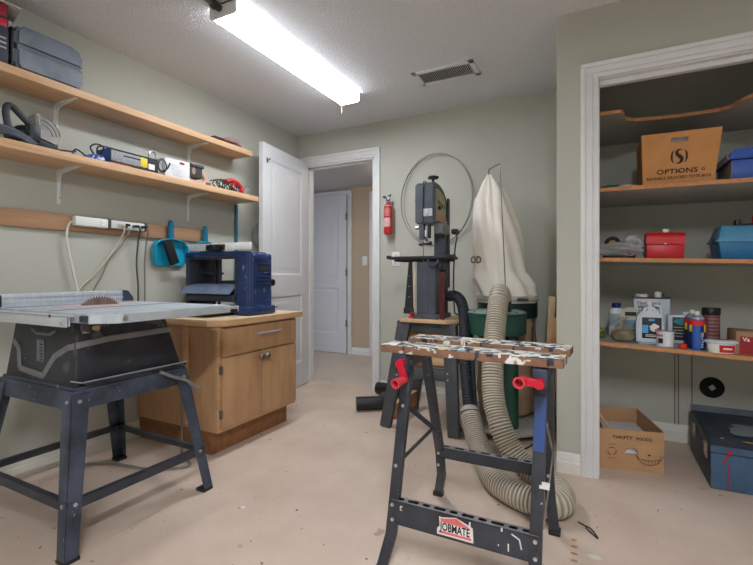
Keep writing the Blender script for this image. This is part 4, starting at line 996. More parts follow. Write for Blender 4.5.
# ------------------------------------------------------------------ dust collector
dc = thing('dust_collector', (-.59, 3.05, 0), 'green dust collector with a tall white canvas bag in the corner', 'dust collector')
cx, cy = -.582, 3.17
m = MB(); m.prism([(-.86, 2.74), (-.46, 2.70), (-.35, 2.80), (-.35, 3.34), (-.86, 3.34)], 'Z', .045, .06, .003); m.build('base_plate', mat('pale_base_plate', (168, 166, 160), .5), dc)
for (x, y) in ((-.82, 2.79), (-.47, 2.755), (-.39, 3.29), (-.82, 3.29)):
    MB().cyl((x - .012, y, .0225), (x + .012, y, .0225), .0225, n=18).build('caster', grey_pl, dc)
m = MB(); m.cyl((-.50, 2.86, .06), (-.50, 2.86, .66), .045, n=24); m.build('support_post', green_m, dc)
# lower bag
lvl = [(.155, .07), (.185, .10), (.20, .22), (.195, .40), (.20, .56), (.185, .70), (.19, .74)]
m = MB(); m.lathe(lvl, (cx, cy, 0), 40, fn=lambda q, i: 1 + .025 * math.sin(7 * q + i) + .02 * math.sin(3 * q + 2 * i)); m.build('lower_bag', kraft_bag, dc)
m = MB(); m.lathe([(.195, .735), (.203, .738), (.203, .835), (.195, .84), (.185, .84), (.185, .735)], (cx, cy, 0), 48); m.build('separator_ring', green_d, dc)
# blower
bx, by = -.592, 2.83
m = MB(); m.lathe([(.18, .655), (.188, .66), (.188, .775), (.192, .780), (.192, .79), (.02, .79)], (bx, by, 0), 48)
m.box((bx + .02, by + .02, .665), (bx + .14, by + .2, .775), .008)
bo = m.build('blower_housing', green_m, dc)
m = MB(); m.lathe([(.186, .7895), (.186, .796), (.17, .800), (.08, .802), (.01, .802)], (bx, by, 0), 48); m.build('blower_lid', dust_top, bo)
m = MB(); m.lathe([(.07, .48), (.08, .49), (.08, .64), (.09, .655)], (bx - .0, by, 0), 28); m.build('motor', green_d, dc)
for k in range(8):
    q = k * math.pi / 4 + .2; MB().cyl((bx + .176 * math.cos(q), by + .176 * math.sin(q), .79), (bx + .176 * math.cos(q), by + .176 * math.sin(q), .803), .006, n=8).build('lid_bolt', planer_in, bo)
m = MB(); m.tube([(bx + .055, by - .055, .80), (bx + .056, by - .06, .84), (bx + .058, by - .085, .89)], .054, 24); m.build('inlet', green_d, bo)
# upper bag
rows = [(1.747, -.716, -.685), (1.72, -.730, -.665), (1.694, -.748, -.641), (1.617, -.779, -.591), (1.561, -.804, -.566), (1.456, -.812, -.535), (1.371, -.812, -.510),
        (1.259, -.806, -.485), (1.118, -.800, -.469), (1.048, -.806, -.462), (1.000, -.806, -.430), (.960, -.786, -.404), (.915, -.775, -.397), (.885, -.775, -.392)]
# refine rows
rr = []
for a, b2 in zip(rows, rows[1:]):
    for k in range(4):
        t = k / 4; rr.append(tuple(a[i] + (b2[i] - a[i]) * t for i in range(3)))
rr.append(rows[-1])
m = MB(); n = 72; vs = []
for i, (z, xl, xr) in enumerate(rr):
    c = (xl + xr) / 2; r = (xr - xl) / 2; t = (1.747 - z) / .86
    ry = min(r, .20) * (.55 + .45 * min(1, t * 1.4)); ccx = c; ccy = cy - .02 + .0 * t
    for j in range(n):
        q = 2 * math.pi * j / n
        f = 1.01 + .050 * math.sin(5 * q + 2.2 * t) * (1 - .6 * t) + .045 * math.sin(9 * q - 3 * t + 6 * z) * (.4 + t) + (.035 * math.sin(2 * q + 26 * z) * max(0, t - .6) * 2.2)
        f += -.28 * max(0, 1 - abs(((q - 4.35 - .35 * t + math.pi) % (2 * math.pi)) - math.pi) / .25) * (1 - .5 * t)
        f += -.24 * max(0, 1 - abs(((q - 4.95 + .2 * t + math.pi) % (2 * math.pi)) - math.pi) / .2) * (1 - .4 * t)
        f = f * 1.02 + .02; vs.append((ccx + r * f * math.cos(q), ccy + ry * f * math.sin(q), z))
k = len(rr)
fs = [((i + 1) * n + j, (i + 1) * n + (j + 1) % n, i * n + (j + 1) % n, i * n + j) for i in range(k - 1) for j in range(n)]
fs.append(tuple(range(n))); m.add(vs, fs)
bag = m.build('upper_bag', canvas, dc, sharp=70)
m = MB(); m.lathe([(.196, .832), (.206, .84), (.207, .885), (.198, .895)], (cx - .002, cy, 0), 56, fn=lambda q, i: 1 + .008 * math.sin(14 * q)); m.build('bag_cuff', canvas_t, dc)
m = MB(); m.lathe([(.2065, .850), (.2095, .852), (.2095, .860), (.2065, .862)], (cx - .002, cy, 0), 56); m.build('clamp_band', mat('band_steel', (172, 172, 166), .45, .3), dc)
MB().box((cx + .10, cy - .205, .86), (cx + .17, cy - .172, .872), .003).build('band_latch', band_d, dc)
m = MB(); m.tube([(-.700, cy - .03, 1.742), (-.702, cy - .04, 1.762), (-.695, cy - .06, 1.772), (-.597, cy - .20, 1.770), (-.590, cy - .21, 1.765), (-.588, cy - .215, 1.74), (-.550, cy - .225, .93), (-.548, cy - .205, .88)], .0035, 8, smooth=False)
m.build('bag_hanger_rod', mat('thin_rod', (120, 124, 126), .35, .7), dc)
# OD lettering near the left edge of the bag
TM = frame((-.757, cy - .155, 1.130), (.86, -.52, 0), (0, 0, 1))
MB().text('OD', TM @ Matrix.Translation((0, 0, .010)), .066, mat('brown_gold_lettering', (140, 92, 48), .6, rgb2=(70, 50, 36), scale=40)).build('lettering', mat('brown_gold_lettering', (0, 0, 0)), bag)

# hoses
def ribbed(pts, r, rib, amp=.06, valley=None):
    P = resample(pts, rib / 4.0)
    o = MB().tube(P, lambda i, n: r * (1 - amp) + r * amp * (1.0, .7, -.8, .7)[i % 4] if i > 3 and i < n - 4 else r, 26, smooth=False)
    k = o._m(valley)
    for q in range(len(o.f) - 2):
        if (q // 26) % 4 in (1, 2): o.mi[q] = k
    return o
h1 = thing('dust_hose', (-.5, 2.3, 0), 'large clear ribbed dust hose looping from the dust collector across the floor', 'hose')
P1 = [(bx + .058, by - .085, .885), (-.537, 2.70, .915), (-.533, 2.63, .87), (-.527, 2.50, .689), (-.517, 2.40, .539), (-.497, 2.33, .385), (-.455, 2.27, .27), (-.395, 2.24, .165), (-.315, 2.215, .09), (-.225, 2.175, .064), (-.165, 2.105, .064), (-.145, 2.02, .064), (-.170, 1.965, .064),
      (-.245, 1.955, .064), (-.335, 1.99, .064), (-.420, 2.06, .064), (-.490, 2.17, .066), (-.555, 2.31, .085), (-.620, 2.42, .14), (-.665, 2.50, .21)]
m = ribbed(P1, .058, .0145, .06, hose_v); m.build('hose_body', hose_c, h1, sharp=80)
m = MB(); m.cyl((-.672, 2.513, .225), (-.680, 2.53, .25), .061, .045, n=24); m.build('hose_cuff', hose_g, h1)
h2 = thing('dust_hose', (-.75, 2.7, 0), 'narrower black ribbed hose running from the bandsaw down to the clear hose', 'hose')
P2 = [(-.680, 2.53, .24), (-.700, 2.57, .32), (-.722, 2.61, .42), (-.745, 2.655, .56), (-.755, 2.70, .69), (-.775, 2.74, .80), (-.805, 2.77, .865), (-.850, 2.80, .890), (-.895, 2.84, .885)]
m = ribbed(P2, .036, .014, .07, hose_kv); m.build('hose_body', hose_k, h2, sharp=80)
cb = thing('extension_cord', (-.40, 3.0, 0), 'black power cord hanging behind the right side of the folding workbench', 'cord')
MB().tube([(-.375, 2.90, .70), (-.372, 2.85, .50), (-.36, 2.82, .35), (-.335, 2.79, .15), (-.33, 2.76, .05), (-.38, 2.68, .012), (-.44, 2.60, .012)], .005, 8).build('cable', cord_k, cb)
cb = thing('extension_cord', (-.80, 3.2, 0), 'thin black cord sagging to the floor behind the bandsaw stand', 'cord')
MB().tube([(-.93, 3.30, .60), (-.93, 3.25, .30), (-.90, 3.20, .12), (-.80, 3.0, .010), (-.72, 2.85, .012), (-.66, 2.70, .012)], .004, 8).build('cable', cord_k, cb)

# planks in the corner
for (x, y, w_, h_, lab, mt_) in ((-.285, 3.04, .045, .885, 'taller light plank leaning in the corner beside the dust collector', raw), (-.250, 2.90, .05, .76, 'shorter orange plank leaning in front of the taller plank', mat('orange_lumber', (196, 146, 104), .6, rgb2=(206, 160, 118)))):
    o = MB().bar((x - .03, y, .004), (x + .012, y + .05, h_), w_, .02, up=(.3, 1, 0), bev=.002).build('wooden_plank', mt_)
    tag(o, lab, 'plank', 'planks leaning in the corner')
db = MB().box((-.219, 3.00, .0), (-.206, 3.40, .86), .002, M=None).build('dark_sheet', band_d); tag(db, 'dark thin upright sheet by the corner wall behind the planks', 'panel')  # dark strip behind the planks, drawn as a thin sheet
# scrap on the floor
o = MB().tube([(-.079, 1.985, .005), (-.05, 1.965, .006), (-.03, 1.945, .010), (-.012, 1.915, .006), (-.006, 1.895, .005), (-.015, 1.905, .005), (-.035, 1.93, .006), (-.05, 1.955, .005)], .0028, 6).build('cable_tie', black_pl)
tag(o, 'small black cable scrap on the floor right of the workbench foot', 'cable scrap')

# ------------------------------------------------------------------ things on the left shelves
# grey case
t = thing('tool_case', (-2.45, 1.2, S1), 'dusty blue-grey hard plastic tool case on the upper shelf', 'tool case')
m = MB(); m.prism([(1.065, S1 + .001), (1.335, S1 + .001), (1.352, S1 + .03), (1.355, S1 + .115), (1.048, S1 + .115), (1.050, S1 + .03)], 'X', -2.575, -2.425, .016); cb_ = m.build('case_body', case_m, t)
m = MB(); m.prism([(1.048, S1 + .116), (1.355, S1 + .116), (1.352, S1 + .195), (1.325, S1 + .222), (1.075, S1 + .222), (1.050, S1 + .195)], 'X', -2.575, -2.425, .016); m.build('lid', case_m, t)
m = MB(); m.box((-2.53, 1.022, S1 + .05), (-2.44, 1.034, S1 + .17), .005); m.box((-2.56, 1.034, S1 + .015), (-2.430, 1.046, S1 + .195), .005); m.build('handle', black_pl, t)
m = MB(); m.box((-2.50, 1.353, S1 + .095), (-2.46, 1.364, S1 + .125), .003); m.build('latch', grey_pl, t)
# boxed tool at the frame edge, with a flap
t = thing('product_box', (-2.5, .92, S1), 'red and navy printed carton standing on the upper shelf beside the tool case', 'carton')
MB().box((-2.58, .80, S1 + .001), (-2.415, 1.018, S1 + .275), .002).build('carton', mat('navy_carton', (34, 38, 56), .5), t)
m = MB(); m.box((-2.416, .82, S1 + .17), (-2.4135, 1.012, S1 + .205), .0005); m.box((-2.416, .82, S1 + .215), (-2.4135, 1.012, S1 + .27), .0005, mat=mat('dull_red_print', (150, 20, 26), .5)); m.build('red_print', red_pl, t)
m = MB()
for k in range(3): m.box((-2.416, .90, S1 + .07 + k * .022), (-2.4135, 1.010, S1 + .077 + k * .022), .0005)
m.build('white_lines', lgrey_pl, t)
m = MB(); m.hull([(-2.58, .80, S1 + .2755), (-2.415, .80, S1 + .2755), (-2.40, 1.06, S1 + .2765), (-2.56, 1.10, S1 + .2765), (-2.58, .80, S1 + .279), (-2.415, .80, S1 + .279), (-2.40, 1.06, S1 + .280), (-2.56, 1.10, S1 + .280)],
                 [(3, 2, 1, 0), (4, 5, 6, 7), (0, 1, 5, 4), (1, 2, 6, 5), (2, 3, 7, 6), (3, 0, 4, 7)]); m.build('flap', mat('pale_flap', (222, 212, 202), .7), t)
# sanding sleeve / palm tool at the shelf's end
t = thing('sanding_block', (-2.47, 2.42, S1), 'dusty pink and grey worn sanding block at the far end of the upper shelf', 'sanding block')
m = MB(); m.prism([(2.33, S1 + .028), (2.36, S1 + .055), (2.42, S1 + .066), (2.50, S1 + .058), (2.515, S1 + .03), (2.50, S1 + .006), (2.46, S1 + .03), (2.38, S1 + .03)], 'X', -2.50, -2.43, .006); m.build('grip', sand_m, t)
m = MB(); m.box((-2.495, 2.40, S1 + .001), (-2.435, 2.505, S1 + .02), .004); m.bar((-2.465, 2.36, S1 + .035), (-2.465, 2.25, S1 + .032), .05, .008, up=(0, 0, 1), bev=.003); m.build('sole', mat('grey_felt', (98, 90, 92), .8), t)

# circular saw
t = thing('circular_saw', (-2.47, 1.12, S2), 'corded circular saw with a silver blade guard on the lower shelf', 'circular saw')
z = S2 + .002
cast = mat('saw_light_grey', (150, 148, 146), .45, .2, rgb2=(176, 172, 168)); dk = mat('saw_dark_plastic', (32, 35, 42), .45, rgb2=(62, 68, 80), scale=8)
m = MB(); m.box((-2.555, .96, z), (-2.40, 1.255, z + .005), .002); m.bar((-2.41, 1.20, z + .010), (-2.40, 1.30, z + .022), .016, .006, bev=.002); m.build('shoe_plate', planer_in, t)
m = MB()
# blade guard: half disc, thick in X
poly = [(1.145, z + .05)] + [(1.145 + .096 * math.cos(R(a)), z + .062 + .108 * math.sin(R(a))) for a in range(100, -12, -8)] + [(1.22, z + .03)]
m.prism(poly, 'X', -2.505, -2.420, .010); gd = m.build('blade_guard', cast, t)
m = MB()
for k in range(3):
    P = [(-2.411 , 1.15 + (.085 - .018 * k) * math.cos(R(a)), z + .062 + (.095 - .02 * k) * math.sin(R(a))) for a in range(95, 0, -12)]
    m.tube(P, .0025, 6, smooth=False)
m.build('guard_ribs', saw_grey, gd)
m = MB(); m.cyl((-2.57, 1.11, z + .065), (-2.475, 1.11, z + .065), .048, n=24); m.box((-2.50, 1.10, z + .004), (-2.425, 1.235, z + .06), .012); m.build('motor', dk, t)
m = MB(); m.tube([(-2.45, 1.135, z + .07), (-2.44, 1.115, z + .105), (-2.44, 1.075, z + .145), (-2.44, 1.045, z + .172), (-2.44, 1.025, z + .172), (-2.44, 1.018, z + .14), (-2.44, 1.025, z + .09), (-2.44, 1.035, z + .04)], .0145, 12)
m.tube([(-2.44, 1.135, z + .075), (-2.42, 1.12, z + .055), (-2.405, 1.085, z + .035), (-2.40, 1.06, z + .02)], .008, 10)
m.tube([(-2.46, 1.05, z + .06), (-2.45, 1.09, z + .065), (-2.45, 1.12, z + .08)], .013, 10)
m.box((-2.46, 1.10, z + .03), (-2.41, 1.15, z + .11), .010); m.build('handle', dk, t)
m = MB()
for k in range(3): m.tube([(-2.42 + .006 * k, .88, z + .03 + .014 * k), (-2.41 + .006 * k, .96, z + .036 + .012 * k), (-2.405, 1.04 + .006 * k, z + .034 + .008 * k), (-2.40, 1.10 + .01 * k, z + .012)], .010, 8)
m.build('power_cable', mat('slate_cord', (84, 92, 106), .45), t)

# blue boxed tool with cords
t = thing('tool_carton', (-2.46, 1.6, S2), 'long blue and speckled grey tool carton lying on the lower shelf', 'carton')
z = S2 + .001
bx_ = MB().box((-2.52, 1.475, z), (-2.40, 1.770, z + .092), .002).build('carton', blue_box, t)
m = MB(); m.box((-2.4005, 1.478, z + .02), (-2.3985, 1.768, z + .090), .0005); fp = m.build('printed_side', speck, bx_)
m = MB(); m.box((-2.400, 1.476, z), (-2.3975, 1.768, z + .024)); m.box((-2.400, 1.476, z + .082), (-2.3975, 1.768, z + .092)); m.box((-2.400, 1.69, z + .02), (-2.3977, 1.768, z + .09)); m.box((-2.400, 1.474, z), (-2.3975, 1.482, z + .092))
m.box((-2.400, 1.55, z + .060), (-2.3975, 1.69, z + .068)); m.build('black_print', mat('carton_black', (26, 26, 34), .5), bx_)
MB().box((-2.399, 1.476, z + .0), (-2.3970, 1.60, z + .014)).build('orange_print', mat('burnt_orange_print', (170, 70, 44), .5), bx_)
MB().box((-2.399, 1.655, z + .028), (-2.3968, 1.698, z + .080), .0003).build('yellow_label', yellow, bx_)
MB().box((-2.399, 1.705, z + .022), (-2.3968, 1.745, z + .055), .0003).build('white_label', paper, bx_)
t = thing('power_tool', (-2.44, 1.42, S2), 'blue power tool with tangled black cord beside the long carton', 'power tool')
m = MB(); m.prism([(1.36, z), (1.46, z), (1.465, z + .03), (1.43, z + .045), (1.38, z + .035), (1.355, z + .02)], 'X', -2.47, -2.41, .008); m.build('housing', blue_box, t)
m = MB()
for k in range(3): m.bar((-2.409, 1.385 + .024 * k, z + .010), (-2.409, 1.397 + .024 * k, z + .032), .003, .006, up=(1, 0, 0)); 
m.box((-2.41, 1.42, z + .015), (-2.407, 1.45, z + .025)); m.build('white_print', paper, t)
m = MB(); m.tube([(-2.42, 1.36, z + .02), (-2.43, 1.32, z + .045), (-2.43, 1.30, z + .02), (-2.40, 1.31, z + .006), (-2.39, 1.36, z + .006)], .0045, 8)
m.tube([(-2.45, 1.42, z + .045), (-2.45, 1.40, z + .08), (-2.45, 1.43, z + .105), (-2.45, 1.47, z + .10), (-2.45, 1.46, z + .07), (-2.45, 1.44, z + .05)], .0042, 8)
m.tube([(-2.47, 1.45, z + .045), (-2.47, 1.45, z + .095), (-2.48, 1.50, z + .112), (-2.50, 1.58, z + .112), (-2.54, 1.64, z + .106), (-2.55, 1.67, z + .06)], .0042, 8)
m.build('power_cable', cord_k, t)

# white box with jigsaw-like clamp on it
t = thing('white_carton', (-2.45, 1.91, S2), 'small white carton with fine print on the lower shelf', 'carton')
M_ = Matrix.Translation((-2.455, 1.915, z)) @ Matrix.Rotation(R(-6), 4, 'Z')
wb = MB().box((-.055, -.085, 0), (.055, .085, .125), .002, M=M_).build('carton', mat('white_carton', (222, 224, 230), .6), t)
m = MB(); m.lathe([(.0, 0), (.020, 0), (.020, .0008), (.0, .0008)], n=18, M=M_ @ Matrix.Translation((.0552, .03, .108)) @ Matrix.Rotation(R(90), 4, 'Y') @ Matrix.Diagonal((.45, 1, 1, 1))); m.build('red_mark', mat('dull_red_print', (0, 0, 0)), wb)
m = MB(); rn = random.Random(4)
for k in range(6): m.box((.0552, -.04, .088 - k * .013), (.0562, .01 + rn.uniform(0, .05), .0895 - k * .013), M=M_)
m.build('fine_print', mat('pale_ink', (150, 152, 160), .6), wb)
t = thing('cable_coil', (-2.42, 1.80, S2), 'small grey and black wire coil with a metal ring between the cartons', 'wire coil')
m = MB(); m.tube([(-2.40 , 1.80 + .028 * math.cos(a), z + .062 + .04 * math.sin(a)) for a in [i * math.pi / 6 for i in range(12)]], .0035, 8, closed=True)
m.tube([(-2.41, 1.775, z + .05), (-2.405, 1.80, z + .03), (-2.40, 1.835, z + .055), (-2.395, 1.85, z + .09)], .005, 8); m.build('wire', cord_k, t)
m = MB(); m.tube([(-2.45, 1.775, z + .01), (-2.45, 1.745, z + .12), (-2.45, 1.765, z + .150), (-2.45, 1.79, z + .14), (-2.45, 1.795, z + .10), (-2.45, 1.80, z + .01)], .006, 8); m.build('metal_ring', chrome, t)
MB().box((-2.47, 1.765, z), (-2.42, 1.815, z + .095), .006).build('grey_body', lgrey_pl, t)

# black sander
t = thing('palm_sander', (-2.45, 2.05, S2), 'black boxy palm sander with a pinkish handle on the lower shelf', 'sander')
m = MB(); m.box((-2.49, 2.005, z + .045), (-2.42, 2.125, z + .128), .010); m.box((-2.43, 2.02, z + .115), (-2.41, 2.13, z + .135), .004); m.build('motor_box', mat('sooty_black', (46, 46, 48), .6, rgb2=(76, 72, 70), scale=16), t)
m = MB(); m.lathe([(.0, 0), (.020, 0), (.020, .002), (.0, .002)], n=16, M=Matrix.Translation((-2.421, 2.05, z + .088)) @ Matrix.Rotation(R(90), 4, 'Y') @ Matrix.Diagonal((1.2, .7, 1, 1))); m.build('brown_patch', mat('tan_patch', (156, 130, 112), .6), t)
m = MB(); m.tube([(-2.46, 2.12, z + .10), (-2.45, 2.155, z + .08), (-2.44, 2.165, z + .045), (-2.44, 2.14, z + .02), (-2.44, 2.08, z + .015)], .016, 12); m.box((-2.49, 2.02, z), (-2.42, 2.16, z + .030), .008); m.tube([(-2.45, 2.03, z + .05), (-2.45, 2.04, z + .03)], .012, 8); m.build('handle_base', tan_pl, t)
m = MB(); m.cyl((-2.40, 2.135, z + .012), (-2.385, 2.16, z + .012), .012, n=12); m.build('rust_knob', mat('rust_brown', (130, 70, 50), .6), t)

# red drill with tangled cord
t = thing('corded_drill', (-2.43, 2.4, S2), 'red corded drill under a tangle of black cord at the end of the lower shelf', 'drill')
m = MB(); m.tube([(-2.45, 2.35, z + .075), (-2.44, 2.40, z + .092), (-2.43, 2.455, z + .080), (-2.42, 2.485, z + .045), (-2.41, 2.47, z + .016)], .018, 12); m.tube([(-2.43, 2.42, z + .075), (-2.42, 2.40, z + .04), (-2.42, 2.41, z + .02)], .014, 10); m.build('body', red_ext, t)
m = MB(); rn = random.Random(11)
for k in range(7):
    cyk = 2.25 + .03 * k; r_ = .03 + .012 * rn.random()
    m.tube([(-2.42 + .02 * rn.random() , cyk + r_ * 1.2 * math.cos(a), max(z + .006, z + .036 + r_ * math.sin(a) * (.9 + .3 * math.sin(k)))) for a in [i * math.pi / 5 + k for i in range(10)]], .0038, 6, closed=True, per=3)
m.tube([(-2.42, 2.19, z + .05), (-2.42, 2.24, z + .06), (-2.42, 2.30, z + .02), (-2.41, 2.34, z + .05), (-2.41, 2.38, z + .02)], .0042, 6)
m.tube([(-2.41, 2.48, z + .04), (-2.41, 2.52, z + .062), (-2.41, 2.55, z + .075), (-2.41, 2.56, z + .055), (-2.41, 2.53, z + .03), (-2.41, 2.50, z + .012)], .0042, 6, mat=cord_g)
m.build('power_cable', cord_k, t)

# ------------------------------------------------------------------ closet shelves
def shz(k, x): return {'low': .670 - .044 * x, 'mid': 1.118 - .030 * x, 'up': 1.489 - .012 * x, 'top': 1.873}[k]
def cshelf(k, label, yf, th=.02):
    m = MB(); x0, x1 = -.095, 1.495; a, b_ = shz(k, x0), shz(k, x1)
    vs = [(x0, yf, a - th), (x1, yf, b_ - th), (x1, 3.248, b_ - th), (x0, 3.248, a - th), (x0, yf, a), (x1, yf, b_), (x1, 3.248, b_), (x0, 3.248, a)]
    m.hull(vs, [(3, 2, 1, 0), (4, 5, 6, 7), (0, 1, 5, 4), (1, 2, 6, 5), (2, 3, 7, 6), (3, 0, 4, 7)], .0)
    o = m.build('closet_shelf', closet_sh); tag(o, label, 'shelf', 'closet shelves')
    m = MB(); m.hull([(x0, yf - .002, a - th), (x1, yf - .002, b_ - th), (x1, yf, b_ - th), (x0, yf, a - th), (x0, yf - .002, a), (x1, yf - .002, b_), (x1, yf, b_), (x0, yf, a)], [(3, 2, 1, 0), (4, 5, 6, 7), (0, 1, 5, 4), (1, 2, 6, 5), (2, 3, 7, 6), (3, 0, 4, 7)])
    m.build('raw_edge', shelf_edge, o)
YS = 2.62
cshelf('low', 'lowest closet shelf holding bottles, cans and jugs', YS)
cshelf('mid', 'middle closet shelf holding the red and blue toolboxes', YS)
cshelf('up', 'closet shelf holding the tan grocery tote box', YS)
# top shelf with a cut-out front
cut = [(-.095, YS), (.10, YS), (.112, YS + .03), (.125, 2.75), (.17, 2.80), (.30, 2.83), (.45, 2.84), (.56, 2.835), (.60, 2.80), (.625, 2.72), (.66, 2.66), (.70, YS), (1.495, YS), (1.495, 3.248), (-.095, 3.248)]
m = MB(); m.prism(cut, 'Z', 1.875, 1.893); o = m.build('closet_shelf', closet_sh); tag(o, 'top closet shelf with a curved cut-out in its front edge', 'shelf', 'closet shelves')
m = MB()
for a, b_ in zip(cut[:12], cut[1:13]): m.bar((*a, 1.884), (*b_, 1.884), .018, .003, up=(b_[1] - a[1], -(b_[0] - a[0]), 0.0001))
m.build('raw_edge', shelf_edge, o)

def on(k, x, y, dz=.0025): return (x, y, shz(k, x) + dz)
def put(name, k, x, y, label, cat, rz=0, group=None):
    slope = {'low': .044, 'mid': .030, 'up': .012}[k]
    return thing(name, on(k, x, y), label, cat, group, rz=rz, ry=math.atan(slope)) if rz == 0 else thing(name, on(k, x, y), label, cat, group, rz=rz)
def bl(mb, name, mt, par): return mb.build(name, mt, par, world=False)

# grocery tote: local x along front, y back
t = put('grocery_tote_box', 'up', .35, 2.65, 'open tan cardboard grocery tote box printed with a black S emblem', 'cardboard box')
def tray(w0, w1, d0, d1, h, th=.004, hole=None, off=0.0):
    """open box, bottom w0 x d0, top w1 x d1, front face at y=0 (bottom)"""
    dy = (d1 - d0) / 2
    B = [(-w0 / 2, 0), (w0 / 2, 0), (w0 / 2, d0), (-w0 / 2, d0)]; T = [(-w1 / 2 + off, -dy), (w1 / 2 + off, -dy), (w1 / 2 + off, d0 + dy), (-w1 / 2 + off, d0 + dy)]
    return B, T
def panel(m, B, T, i, h, th, mat=None, hole=None, h1=None):
    a, b_ = B[i], B[(i + 1) % 4]; c, d = T[(i + 1) % 4], T[i]; h1 = h1 or h
    A0, A1, A2, A3 = Vector((*a, 0)), Vector((*b_, 0)), Vector((*c, h)), Vector((*d, h1))
    n = (A1 - A0).cross(A3 - A0).normalized()
    def P(u, v): return (A0 * (1 - u) + A1 * u) * (1 - v) + (A3 * (1 - u) + A2 * u) * v
    cells = [(0, 1, 0, 1)]
    if hole:
        u0, u1, v0_, v1 = hole; cells = [(0, 1, 0, v0_), (0, 1, v1, 1), (0, u0, v0_, v1), (u1, 1, v0_, v1)]
    for (u0, u1, v0_, v1) in cells:
        q = [P(u0, v0_), P(u1, v0_), P(u1, v1), P(u0, v1)]
        vs = q + [x - n * th for x in q]
        m.add(vs, [(0, 1, 2, 3), (7, 6, 5, 4), (0, 4, 5, 1), (1, 5, 6, 2), (2, 6, 7, 3), (3, 7, 4, 0)], mat)
    return P, n
B, T = tray(.30, .335, .30, .34, .255, off=.008)
m = MB(); P, n_ = panel(m, B, T, 0, .255, .005, hole=(.38, .60, .80, .88))
for i in (1, 2, 3): panel(m, B, T, i, .255, .005)
m.box((-.15, 0, 0), (.15, .30, .004)); bx2 = bl(m, 'box_body', tote_m, t)
m = MB(); 
for a_, b_ in ((P(.385, .80), P(.595, .80)), (P(.385, .88), P(.595, .88))): m.tube([a_ + n_ * .001, b_ + n_ * .001], .002, 6, smooth=False)
bl(m, 'hand_hole_rim', kraft_in, bx2)
ct_ = bl(MB().box((-.12, .012, .08), (.10, .20, .236), .01), 'paper_contents', mat('white_paper', (0, 0, 0)), bx2)
def FM(u, v): 
    o_ = P(u, v) + n_ * .0012; ux = (P(.9, v) - P(.1, v)).normalized(); return frame(o_, ux, P(.5, .9) - P(.5, .1))
m = MB(); m.text('OPTIONS', FM(.48, .235), .034, sx=1.15, spacing=1.05); m.text('REUSABLE GROCERY TOTE BOX', FM(.50, .115), .019, sx=.98)
F = FM(.50, .52) @ Matrix.Scale(1.12, 4)
# S emblem between two bowed strokes
def stroke(pts, wmax, M):
    L_ = []; Rr = []
    Q = resample([(x, y, 0) for x, y in pts], 6); k = len(Q)
    for i, p in enumerate(Q):
        tdir = (Q[min(i + 1, k - 1)] - Q[max(i - 1, 0)]).normalized(); nn = Vector((-tdir.y, tdir.x, 0)); w_ = wmax * 1.5 * max(.12, math.sin(math.pi * i / (k - 1)))
        L_.append(p + nn * w_); Rr.append(p - nn * w_)
    vs = L_ + Rr; m.add(vs, [(i, i + 1, k + i + 1, k + i) for i in range(k - 1)], None, M)
stroke([(.013, .026), (.002, .030), (-.009, .022), (-.007, .010), (.004, -.002), (.010, -.012), (.006, -.024), (-.004, -.030), (-.015, -.026)], .0052, F)
stroke([(-.018, .030), (-.026, .018), (-.028, 0), (-.026, -.018), (-.018, -.030)], .0028, F)
stroke([(.018, .030), (.026, .018), (.028, 0), (.026, -.018), (.018, -.030)], .0028, F)
m.text('o', FM(.83, .25), .026, sx=1.1)
bl(m, 'printing', ink, bx2)
m = MB(); m.blob(F @ Vector((0, -.066, .0005)), (.010, .010, .0006), 2, .2); bl(m, 'green_leaf_print', mat('leaf_green', (70, 110, 70), .7), bx2)

t = put('storage_box', 'up', .70, 2.66, 'royal blue box with a grey side at the right of the tote', 'box')
m = MB(); m.box((-.13, 0, 0), (.17, .30, .095), .003); sb = bl(m, 'box_body', blue_box, t)
bl(MB().box((-.1315, .002, 0), (-.1295, .30, .093)), 'grey_side', lgrey_pl, sb)
m = MB(); m.prism([(-.145, .098), (.18, .098), (.18, .130), (.16, .148), (-.120, .148), (-.135, .13)], 'Y', -.008, .31, .003); bl(m, 'lid', blue_box, t)
bl(MB().prism([(.0, .10), (.30, .10), (.30, .128), (.02, .128)], 'X', -.1475, -.143), 'lid_side', lgrey_pl, t)
t = put('work_gloves', 'up', .07, 2.70, 'crumpled cream and green work gloves at the left end of the tote shelf', 'gloves', rz=R(0.01))
m = MB(); m.blob((.05, .04, .014), (.055, .04, .013), 3, .2); m.blob((.0, .03, .018), (.05, .03, .014), 5, .2, mat=mat('glove_green', (40, 110, 92), .8)); m.blob((-.01, .06, .03), (.06, .02, .008), 6, .2)
for k in range(3): m.tube([(.05, .02 + .02 * k, .012), (.085, .015 + .018 * k, .010), (.11, .012 + .018 * k, .009)], .008, 8)
bl(m, 'glove', mat('glove_cream', (206, 198, 178), .85, bump=.3), t)
o = MB(); 

